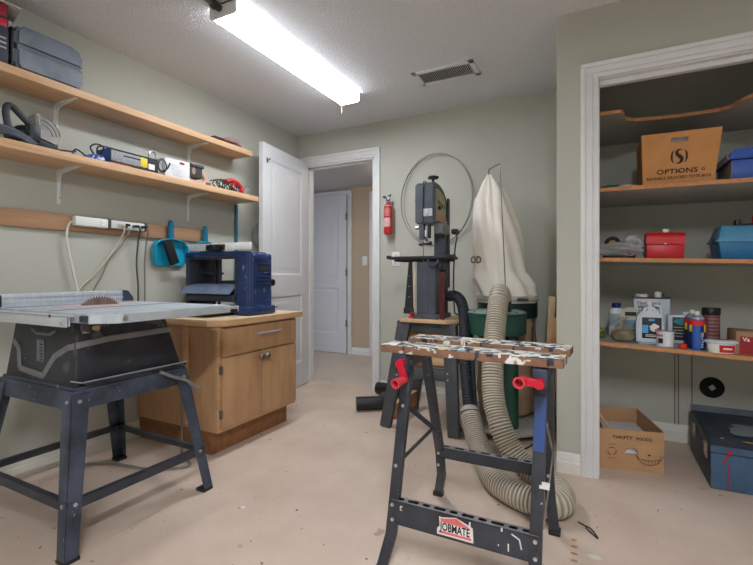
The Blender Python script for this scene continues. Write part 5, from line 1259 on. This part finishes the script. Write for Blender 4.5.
# middle shelf
t = put('toolbox', 'mid', .30, 2.68, 'small bright red metal toolbox on the middle shelf', 'toolbox', group='toolboxes in the closet')
m = MB(); m.box((-.082, 0, 0), (.082, .15, .070), .004); bl(m, 'box_body', mat('bright_red_paint', (206, 14, 28), .4, var=.05), t)
m = MB(); m.prism([(.0 - .003, .072), (.153, .072), (.153, .115), (.135, .135), (.02, .135), (-.003, .115)], 'X', -.085, .085, .004); ld = bl(m, 'lid', mat('bright_red_paint', (0, 0, 0)), t)
m = MB(); m.box((-.01, .03, .135), (.015, .05, .152), .002); bl(m, 'tag', white_pl, ld)
m = MB(); m.box((-.094, .02, .015), (-.086, .06, .05), .002, mat=black_pl); m.cyl((.088, .0, .06), (.094, 0, .06), .004, n=8); m.cyl((.0, -.005, .075), (.0, -.001, .075), .004, n=8); bl(m, 'fittings', chrome, t)
t = put('toolbox', 'mid', .742, 2.70, 'light blue plastic toolbox with a black handle on the middle shelf', 'toolbox', group='toolboxes in the closet')
m = MB(); m.hull([(-.205, 0, 0), (.22, 0, 0), (.22, .2, 0), (-.205, .2, 0), (-.222, -.008, .085), (.24, -.008, .085), (.24, .208, .085), (-.222, .208, .085)], [(3, 2, 1, 0), (4, 5, 6, 7), (0, 1, 5, 4), (1, 2, 6, 5), (2, 3, 7, 6), (3, 0, 4, 7)], .008); bl(m, 'box_body', blue_tb, t)
m = MB(); m.hull([(-.226, -.012, .087), (.244, -.012, .087), (.244, .212, .087), (-.226, .212, .087), (-.205, .03, .168), (.2, .03, .168), (.2, .17, .168), (-.205, .17, .168)], [(3, 2, 1, 0), (4, 5, 6, 7), (0, 1, 5, 4), (1, 2, 6, 5), (2, 3, 7, 6), (3, 0, 4, 7)], .008)
m.box((-.23, -.014, .083), (.246, .214, .094), .003); bl(m, 'lid', mat('pale_blue_lid', (62, 138, 180), .55, rgb2=(96, 158, 192), scale=10), t)
m = MB(); m.box((-.145, .05, .166), (-.120, .09, .200), .006); m.box((.06, .05, .166), (.085, .09, .200), .006); m.cyl((-.14, .07, .174), (.085, .07, .174), .006, n=12); bl(m, 'handle', black_pl, t)
m = MB(); m.box((-.234, .02, .070), (-.226, .06, .105), .003); bl(m, 'latch', black_pl, t)
o = thing('red_clamp', (.72, 2.84, shz('mid', .72) + .175), 'small red clamp lying on the lid of the blue toolbox', 'clamp')
m = MB(); m.tube([(.70, 2.83, shz('mid', .72) + .180), (.695, 2.83, shz('mid', .72) + .22), (.72, 2.83, shz('mid', .72) + .238), (.745, 2.83, shz('mid', .72) + .22), (.745, 2.83, shz('mid', .72) + .180)], .010, 8); m.build('clamp_body', red_ext, o)
t = put('plastic_bag', 'mid', .10, 2.665, 'clear plastic bag of small parts at the left of the middle shelf', 'bag', rz=R(.01))
m = MB(); m.blob((.0, .06, .047), (.093, .055, .040), 8, .16, n=4); m.blob((.06, .07, .072), (.05, .04, .045), 9, .2); bl(m, 'bag', clear_pl, t)
m = MB(); m.blob((-.02, .06, .026), (.06, .035, .020), 12, .25); m.blob((.045, .06, .03), (.03, .03, .02), 13, .2, mat=mat('pink_parts', (170, 110, 106), .6)); bl(m, 'contents', grey_pl, t)
t = put('tape_roll', 'mid', .055, 2.79, 'black and yellow tape roll behind the plastic bag', 'tape roll', rz=R(.01))
m = MB(); m.tube([(.01 + .030 * math.cos(a), .0, .082 + .030 * math.sin(a)) for a in [i * math.pi / 8 for i in range(16)]], .012, 10, closed=True, per=2); bl(m, 'ring', black_pl, t)
m = MB(); m.cyl((.01, -.006, .082), (.01, .008, .082), .024, n=20); bl(m, 'core', mat('dull_yellow', (176, 140, 50), .6), t)
bl(MB().box((-.04, -.02, 0), (.05, .03, .048), .006), 'stand_block', black_pl, t)
t = put('capped_bottle', 'mid', .155, 2.80, 'dark capped small bottle behind the plastic bag', 'bottle', rz=R(.01))
m = MB(); m.lathe([(.020, 0), (.022, .003), (.022, .070), (.018, .076)], n=20); bl(m, 'bottle_body', grey_pl, t)
m = MB(); m.lathe([(.019, .075), (.021, .077), (.021, .108), (.017, .112), (.004, .112)], n=20); bl(m, 'cap', black_pl, t)
t = put('orange_box', 'mid', -.03, 2.80, 'orange and white packet at the far left of the middle shelf', 'packet', rz=R(.01))
bl(MB().box((-.03, 0, 0), (.035, .05, .085), .004), 'packet', mat('dull_orange', (180, 124, 60), .6), t)

# lowest shelf
def bottle(prof, n=24, sx=1, sy=1): return MB().lathe(prof, n=n, sx=sx, sy=sy)
t = put('sponge', 'low', .0, 2.80, 'yellow and green sponge at the left end of the bottle shelf', 'sponge', rz=R(.01))
m = MB(); m.box((-.03, -.03, 0), (.03, .05, .026), .010); bl(m, 'green_side', mat('sponge_green', (84, 104, 40), .9, bump=.5), t); m = MB(); m.box((-.032, -.02, .026), (.022, .05, .05), .012); bl(m, 'yellow_side', mat('sponge_yellow', (150, 146, 60), .9, bump=.5), t)
t = put('plastic_bag', 'low', .112, 2.73, 'knotted tan polythene bag of green granules on the bottle shelf', 'bag', rz=R(.01))
m = MB(); m.lathe([(.03, .0), (.052, .006), (.062, .024), (.058, .048), (.040, .072), (.016, .094), (.008, .104), (.016, .112), (.030, .128), (.022, .130)], n=36, sy=.75, fn=lambda q, i: 1 + .05 * math.sin(9 * q + i) * (i > 3) + .02 * math.sin(5 * q)); bl(m, 'bag', tan_film, t)
m = MB(); m.lathe([(.03, .001), (.050, .007), (.058, .024), (.054, .044), (.032, .060), (.0, .064)], n=28, sy=.74, fn=lambda q, i: 1 + .03 * math.sin(4 * q)); bl(m, 'green_contents', grn_bag, t)
t = put('detergent_bottle', 'low', .088, 2.92, 'white bottle with a dark blue cap behind the granule bag', 'bottle', rz=R(.01))
m = bottle([(.036, 0), (.040, .004), (.040, .135), (.034, .160), (.022, .168)], sy=.7); bl(m, 'bottle_body', white_pl, t)
m = bottle([(.022, .166), (.024, .168), (.024, .190), (.020, .194), (.002, .194)]); bl(m, 'cap', mat('navy_cap', (36, 46, 120), .4), t)
m = MB(); m.lathe([(.0405, .06), (.0408, .062), (.0408, .13), (.0405, .132)], n=24, sy=.705); bl(m, 'label', mat('blue_grey_label', (110, 140, 160), .5, rgb2=(200, 208, 210), scale=30), t)
t = put('oil_jug', 'low', .158, 2.90, 'white and cream jug with a dark handle hole behind the granule bag', 'jug', rz=R(.01))
m = MB(); m.prism([(-.05, 0), (.05, 0), (.052, .13), (.045, .165), (.025, .175), (-.03, .175), (-.048, .16), (-.052, .12)], 'Y', -.025, .025, .010); bl(m, 'jug_body', mat('cream_white', (212, 212, 196), .5), t)
m = MB(); m.box((-.028, -.027, .128), (.028, -.0245, .150), .008); bl(m, 'handle_hole', mat('dark_hole', (60, 58, 50), .7), t)
m = MB(); m.box((-.042, -.0265, .04), (.045, -.0245, .105), .0008); bl(m, 'label', mat('pale_blue_label', (150, 184, 200), .5, rgb2=(60, 96, 120), scale=22), t)
t = put('solvent_can', 'low', .262, 2.95, 'large rectangular white metal can standing behind the white jug', 'can', rz=R(.01))
m = MB(); m.box((-.088, -.05, .0025), (.088, .05, .232), .006); cn = bl(m, 'can_body', mat('pale_tin', (198, 208, 216), .4, var=.03), t)
m = MB(); m.box((-.091, -.052, .230), (.091, .052, .238), .002); bl(m, 'rim', planer_in, t)
m = MB(); m.lathe([(.028, .238), (.030, .240), (.030, .254), (.002, .254)], (-.045, 0, 0), 20); m.lathe([(.018, .238), (.018, .262), (.014, .268), (.002, .268)], (.035, 0, 0), 20); bl(m, 'caps', white_pl, t)
m = MB(); m.tube([(.052, 0, .240), (.066, 0, .262), (.0, 0, .270), (-.07, 0, .262), (-.075, 0, .24)][:2] + [(.06, 0, .258), (.03, 0, .264)], .003, 6); bl(m, 'wire_handle', planer_in, t)
m = MB(); Fm = frame((-.026, -.0508, .200), (1, 0, 0), (0, 0, 1)); m.text("Thompson's", frame((-.015, -.0508, .205), (1, 0, 0), (0, 0, 1)), .023, mat('print_red', (180, 40, 44), .5)); m.text('WaterSeal', frame((-.012, -.0508, .182), (1, 0, 0), (0, 0, 1)), .026); bl(m, 'lettering', label_navy, cn)
m = MB(); m.box((-.087, -.0512, .135), (-.04, -.0495, .165)); bl(m, 'green_band', mat('print_green', (60, 110, 70), .5), cn)
m = MB(); m.box((-.055, -.0514, .108), (-.035, -.0496, .128)); bl(m, 'orange_print', mat('burnt_orange_print', (0, 0, 0)), cn)
t = put('white_jug', 'low', .236, 2.745, 'white plastic gallon jug with a blue and black label in front of the can', 'jug', rz=R(.01))
m = MB(); pr = [(-.060, 0), (.060, 0), (.062, .02), (.062, .125), (.048, .165), (.020, .182), (.018, .205), (-.018, .205), (-.020, .182), (-.048, .165), (-.062, .125), (-.062, .02)]
m.prism(pr, 'Y', -.048, .048, .014); jb = bl(m, 'jug_body', mat('jug_white', (206, 216, 226), .4, var=.03), t)
m = MB(); m.cyl((0, 0, .200), (0, 0, .222), .017, n=20); bl(m, 'cap', white_pl, t)
m = MB(); m.tube([(.022, -.0, .200), (.045, -.0, .198), (.056, -.0, .178), (.052, -.0, .155)], .007, 10); bl(m, 'handle', mat('jug_white', (0, 0, 0)), t)
m = MB(); m.box((-.036, -.0492, .030), (.052, -.0476, .140), .0005); lb = bl(m, 'label', label_black, jb)
m = MB(); m.box((-.035, -.0500, .058), (-.008, -.0490, .100)); m.box((-.006, -.0500, .122), (.020, -.0490, .132)); bl(m, 'blue_print', cyan_p, jb)
m = MB(); m.blob((.020, -.0494, .088), (.020, .0008, .016), 3, .3); m.blob((.034, -.0494, .076), (.012, .0008, .012), 4, .3, mat=mat('print_red', (0, 0, 0))); m.box((-.02, -.05, .040), (.045, -.049, .044)); m.box((-.02, -.05, .048), (.03, -.049, .051)); bl(m, 'white_print', paper, jb)
t = put('paint_can', 'low', .300, 2.67, 'small round white tin in front of the jugs', 'can', rz=R(.01))
m = bottle([(.038, 0), (.040, .001), (.040, .004), (.0385, .005), (.0385, .072), (.040, .073), (.040, .078), (.036, .079), (.034, .075), (.002, .075)], n=32); pc = bl(m, 'can_body', mat('white_tin', (216, 220, 224), .4, var=.04), t)
m = MB(); m.lathe([(.036, .0785), (.0395, .0795), (.0395, .0805), (.036, .081)], n=32); bl(m, 'rim', chrome, t)
v = curved(0, 0, .0387, 215, 250, .018, .044); bl(v, 'dark_print', label_black, pc)
v = curved(0, 0, .0387, 205, 250, .052, .064); bl(v, 'red_print', mat('pale_red', (196, 110, 110), .6), pc)
t = put('cleaner_jug', 'low', .392, 2.88, 'square white container with a black label behind the spray cans', 'container', rz=R(.01))
m = MB(); m.box((-.062, -.04, 0), (.062, .04, .155), .010); m.cyl((.03, 0, .15), (.03, 0, .172), .020, n=20); cj = bl(m, 'container_body', mat('jug_white', (0, 0, 0)), t)
m = MB(); m.box((-.040, -.0412, .018), (.056, -.0396, .142), .0005); bl(m, 'label', label_black, cj)
m = MB(); m.blob((-.005, -.0416, .118), (.028, .0008, .016), 5, .25); bl(m, 'teal_print', mat('teal_print', (50, 150, 160), .5), cj)
m = MB()
for k in range(4): m.box((-.034, -.0420, .086 - k * .016), (.03 - .008 * k, -.0411, .090 - k * .016))
bl(m, 'white_print', lgrey_pl, cj)
def spray(x, y, label, front):
    t = put('spray_can', 'low', x, y, label, 'spray can', rz=R(.01), group='spray cans on the bottle shelf')
    m = bottle([(.031, 0), (.033, .002), (.033, .148), (.031, .152)], n=32); cb2 = bl(m, 'can_body', label_blue, t)
    v = curved(0, 0, .0332, -60, 170, .005, .112, 24) if 0 else curved(0, 0, .0332, 285, 365, .002, .118, 14); bl(v, 'navy_panel', label_navy, cb2)
    v = curved(0, 0, .0332, 170, 225, .002, .118, 10); bl(v, 'navy_panel', label_navy, cb2)
    v = curved(0, 0, .0332, 160, 370, .120, .146, 30); bl(v, 'red_band', mat('red_band', (222, 40, 30), .5), cb2)
    v = curved(0, 0, .0342, 312, 350, .088, .124, 8); bl(v, 'yellow_shield', yellow, cb2)
    v = curved(0, 0, .0342, 190, 222, .088, .122, 8); bl(v, 'yellow_shield', yellow, cb2)
    m = MB(); m.text('WD-40', Matrix.Translation((.0135, -.0318, .048)) @ Matrix.Rotation(R(90), 4, 'X') @ Matrix.Rotation(R(90), 4, 'Z'), .024, sx=1.05); bl(m, 'lettering', mat('pale_blue_ink', (170, 200, 236), .5), cb2)
    m = bottle([(.031, .150), (.030, .158), (.020, .168), (.012, .172)], n=28); bl(m, 'shoulder', mat('can_silver', (190, 196, 204), .35, .5), t)
    m = bottle([(.011, .170), (.011, .185), (.009, .190), (.001, .190)], n=20); bl(m, 'nozzle', white_pl, t)
spray(.437, 2.685, 'blue spray can with a red band and white nozzle, nearest of the two', 1)
spray(.432, 2.785, 'second blue spray can half hidden behind the nearest one', 0)
o = put('plastic_stopper', 'low', .374, 2.66, 'loose red plastic cap lying beside the spray can', 'cap', rz=R(.01))
bl(bottle([(.017, 0), (.018, .002), (.018, .020), (.016, .023), (.001, .023)], n=20), 'cap', mat('red_band', (0, 0, 0)), o)
t = put('abrasive_canister', 'low', .527, 2.87, 'tall maroon printed canister with a black lid on the bottle shelf', 'canister', rz=R(.01))
m = bottle([(.036, 0), (.038, .003), (.038, .165), (.037, .168)], n=30, sx=1.0); cc = bl(m, 'canister_body', brown_lab, t)
m = bottle([(.040, .166), (.041, .168), (.041, .198), (.039, .202), (.002, .202)], n=30); bl(m, 'lid', black_pl, t)
m = MB()
for k in range(7):
    v = curved(0, 0, .0383, 235, 320, .030 + .019 * k, .034 + .019 * k, 8); m.add(v.v, v.f)
bl(m, 'print_lines', mat('pale_pink_ink', (196, 150, 150), .6), cc)
t = put('wipes_tub', 'low', .525, 2.60 + .045, 'white oval plastic tub with a red label at the shelf front', 'tub', rz=R(.01))
m = bottle([(.050, 0), (.052, .003), (.058, .048)], n=36, sy=.72); tb = bl(m, 'tub_body', white_pl, t)
m = bottle([(.062, .046), (.067, .050), (.067, .056), (.060, .060), (.053, .062), (.040, .0625), (.002, .0625)], n=36, sy=.74); bl(m, 'lid', mat('jug_white', (0, 0, 0)), t)
m = MB(); m.lathe([(.001, .0630), (.036, .0630), (.036, .0636), (.001, .0636)], n=30, sy=.7); bl(m, 'lid_print', mat('pale_red', (0, 0, 0)), t)
m = MB(); vs = []
for i in range(9):
    q = R(255 + 75 * i / 8)
    for z_ in (.005, .040): 
        r_ = .0525 + (.0056 * z_ / .045) + .0005; vs.append((r_ * math.cos(q), .72 * r_ * math.sin(q) - .0004, z_))
m.add(vs, [(2 * i, 2 * i + 2, 2 * i + 3, 2 * i + 1) for i in range(8)]); bl(m, 'red_label', mat('red_label', (196, 34, 44), .5), tb)
m = MB(); m.text('BRODEX', frame((.020, -.0380, .022), (1, .2, 0), (0, 0, 1)), .0001) if 0 else m.box((.0, -.0412, .020), (.034, -.0396, .027)); bl(m, 'white_print', paper, tb)
t = put('cardboard_carton', 'low', .66, 2.63, 'brown cardboard carton with a dark red printed front at the right edge', 'carton')
m = MB(); m.box((-.085, .0, 0), (.12, .17, .110), .002); cb3 = bl(m, 'carton_body', mat('brown_carton', (150, 112, 84), .7, rgb2=(166, 126, 96)), t)
m = MB(); m.box((-.070, -.0012, .004), (.115, .0004, .088)); rf = bl(m, 'red_front', mat('maroon_print', (150, 22, 34), .6), cb3)
m = MB(); m.text('Va', frame((-.047, -.0016, .074), (1, 0, 0), (0, 0, 1)), .026); bl(m, 'lettering', paper, rf)

# ------------------------------------------------------------------ closet floor
t = thing('cardboard_box', (.148, 2.645, 0), 'open cardboard box printed with a toothy smile on the closet floor', 'cardboard box', rz=R(12.5))
W, D_, HH = .300, .42, .212
B, T = tray(W, W + .006, D_, D_ + .006, HH)
m = MB(); P, n_ = panel(m, B, T, 0, HH, .005, hole=(.40, .60, .42, .57), h1=HH - .0)
for i in (1, 2, 3): panel(m, B, T, i, HH + .002, .005)
m.box((-W / 2, 0, .001), (W / 2, D_, .006)); cbx = bl(m, 'box_body', kraft, t)
m = MB(); 
pts = [P(.40 + .10 + .10 * math.cos(a), .47 + .10 * math.sin(a)) + n_ * .001 for a in [i * math.pi / 10 for i in range(11)]]
bl(MB().tube(pts, .0018, 6, smooth=False), 'hand_hole_rim', kraft_in, cbx)
# corner fillers make the hand hole half-round
def tri(mb, a, b_, c): mb.add([a, b_, c, a - n_ * .005, b_ - n_ * .005, c - n_ * .005], [(0, 1, 2), (5, 4, 3), (0, 3, 4, 1), (1, 4, 5, 2), (2, 5, 3, 0)])
m = MB(); tri(m, P(.40, .57), P(.40, .48), P(.45, .57)); tri(m, P(.60, .48), P(.60, .57), P(.55, .57)); bl(m, 'hole_corners', kraft, cbx)
m = MB()
def FM2(u, v, rot=0): return frame(P(u, v) + n_ * .0012, P(.9, .5) - P(.1, .5), P(.5, .9) - P(.5, .1)) @ Matrix.Rotation(R(rot), 4, 'Z')
m.text('THRIFTY', FM2(.36, .805, 0), .024, sx=.98, spacing=1.05); m.text('FOODS.', FM2(.70, .80, 0), .0215, sx=.98, spacing=1.05)
def line(pts, r, M): m.tube([M @ Vector((x, y, .0004)) for x, y in pts], r, 6, smooth=False)
FF = FM2(.775, .28)
arc = [(.058 * math.cos(R(a)) , .052 * math.sin(R(a)) + .030) for a in range(192, 352, 10)]
top = [(.056 * math.cos(R(a)), .020 * math.sin(R(a)) + .022) for a in range(185, 358, 12)]
line(arc, .0013, FF); line(top, .0011, FF)
for x in (-.035, -.020, -.004, .012, .028, .042):
    yb = .030 - .052 * math.sqrt(max(0, 1 - (x / .058) ** 2)); yt = .022 - .020 * math.sqrt(max(0, 1 - (x / .056) ** 2)); line([(x, yt), (x * .96, yb)], .0009, FF)
line([(-.064, .030), (-.056, .014)], .0013, FF); line([(.048, .034), (.060, .022), (.066, .030)], .0013, FF)
m.blob(FF @ Vector((.0, .030, 0)), (.007, .0015, .004), 2, .1)
bl(m, 'printing', ink, cbx)
m = MB(); F3 = FM2(.195, .45)
for k in range(3):
    a = R(90 + 120 * k); line([(.020 * math.cos(a + d_), .020 * math.sin(a + d_)) for d_ in (-.75, -.3, .1, .45)], .0022, F3)
    p_ = (.020 * math.cos(a + .6), .020 * math.sin(a + .6)); line([(p_[0] * 1.3, p_[1] * 1.3), (p_[0], p_[1]), (p_[0] * .7, p_[1] * .7)], .0018, F3)
for yy in (-.036, .036): line([(-.020, yy), (.020, yy)], .0010, F3)
bl(m, 'recycling_mark', mat('brown_ink', (132, 96, 68), .7), cbx)
c_ = bl(MB().box((-.135, .02, .008), (.135, .40, .135), .004), 'paper_stack', mat('white_paper', (0, 0, 0)), t)
def lw(x, y, z_): return t.matrix_basis @ Vector((x, y, z_))
for i, (pts, mt_, lab) in enumerate([([(-.13, .10, .145), (-.12, .12, .19), (-.145, .14, .235), (-.14, .10, .20), (-.12, .06, .15)], mat('dark_red_rope', (120, 40, 40), .7), 'dark red cord bundle sticking out of the smiling cardboard box'),
                                   ([(-.06, .08, .148), (-.09, .12, .20), (-.135, .16, .26), (-.14, .20, .22), (-.13, .22, .15)], raw, 'tan strap standing out of the smiling cardboard box'),
                                   ([(-.15, .06, .145), (-.155, .10, .20), (-.15, .15, .23), (-.12, .14, .18), (-.14, .08, .15)], cord_k, 'black cable loop in the corner of the smiling cardboard box')]):
    o = MB().tube([lw(*p) for p in pts], .007, 8).build('cord_bundle', mt_); tag(o, lab, 'cord')
o = MB().blob(lw(-.02, .08, .150), (.028, .02, .012), 6, .2).build('crumpled_tissue', mat('white_paper', (0, 0, 0))); tag(o, 'crumpled white tissue at the front of the smiling cardboard box', 'tissue')

t = thing('steel_toolbox', (.76, 2.86, 0), 'large worn blue steel toolbox with red paint drips on the closet floor', 'toolbox')
tx0, tx1, ty0, ty1 = .475, 1.08, 2.60, 3.12
m = MB(); m.box((tx0, ty0, .002), (tx1, ty1, .172), .004); tbx = m.build('box_body', steel_dk, t)
MB().box((tx0 + .002, ty0 - .0015, .004), (tx1 - .002, ty0 + .001, .172)).build('front_panel', steel_tb, tbx)
m = MB(); m.prism([(ty0, .175), (ty1, .175), (ty1, .235), (ty1 - .03, .242), (ty0 + .10, .228), (ty0, .210)], 'X', tx0, tx1, .004); ld = m.build('lid', steel_dk, t)
MB().box((tx0 + .002, ty0 - .0015, .176), (tx1 - .002, ty0 + .001, .207)).build('lid_front', steel_tb, ld)
m = MB(); m.prism([(ty1 - .02, .23), (ty1, .23), (ty1, .268), (ty1 - .006, .272)], 'X', tx0, tx0 + .30, .001); m.build('lid_flange', steel_dk, ld)
def latch(y):
    m = MB(); m.box((tx0 - .008, y - .014, .12), (tx0, y + .014, .20), .002); m.box((tx0 - .013, y - .010, .135), (tx0 - .006, y + .010, .185), .002); m.tube([(tx0 - .012, y - .01, .19), (tx0 - .014, y, .20), (tx0 - .012, y + .01, .19)], .003, 6)
    m.build('latch', mat('rusty_latch', (136, 118, 104), .5, .4, rgb2=(168, 152, 138), scale=40), tbx)
latch(2.68); latch(2.98)
m = MB(); m.box((tx0 + .068, ty0 - .003, .004), (tx0 + .072, ty0 - .001, .125)); m.bar((tx0 + .048, ty0 - .002, .125), (tx0 + .075, ty0 - .002, .19), .007, .002, up=(0, 1, 0)); m.disc((tx0 + .075, ty0 - .001, .186), (0, -1, 0), .010, .002, 12)
m.build('red_drips', mat('red_drip', (176, 26, 44), .45), tbx)
m = MB(); m.blob((tx0 + .22, 2.82, .236), (.10, .10, .003), 4, .25, mat=mat('grey_dust_patch', (128, 136, 140), .8)); m.blob((tx0 + .16, 2.66, .226), (.022, .008, .002), 5, .2); m.blob((tx0 + .06, 2.68, .224), (.010, .006, .002), 6, .2, mat=lgrey_pl)
m.build('paint_patches', mat('mustard_paint', (176, 136, 50), .6), ld)
m = MB(); m.tube([(tx0 + .22, 2.74, .232), (tx0 + .23, 2.74, .250), (tx0 + .30, 2.80, .256), (tx0 + .37, 2.86, .252), (tx0 + .38, 2.86, .238)], .006, 8); m.build('handle', chrome, ld)

t = thing('round_vent', (.60, 3.245, .35), 'black round disc with a pale square centre on the closet back wall', 'wall disc')
m = MB().lathe([(.060, 0), (.062, .004), (.056, .008), (.03, .010), (.002, .010)], n=32, M=Matrix.Translation((.60, 3.249, .352)) @ Matrix.Rotation(R(90), 4, 'X')); m.build('disc', mat('matt_black', (14, 14, 15), .8), t)
MB().box((-.014, -.014, 0), (.014, .014, .003), .001, M=Matrix.Translation((.60, 3.2405, .352)) @ Matrix.Rotation(R(90), 4, 'X') @ Matrix.Rotation(R(40), 4, 'Z')).build('centre_square', lgrey_pl, t)
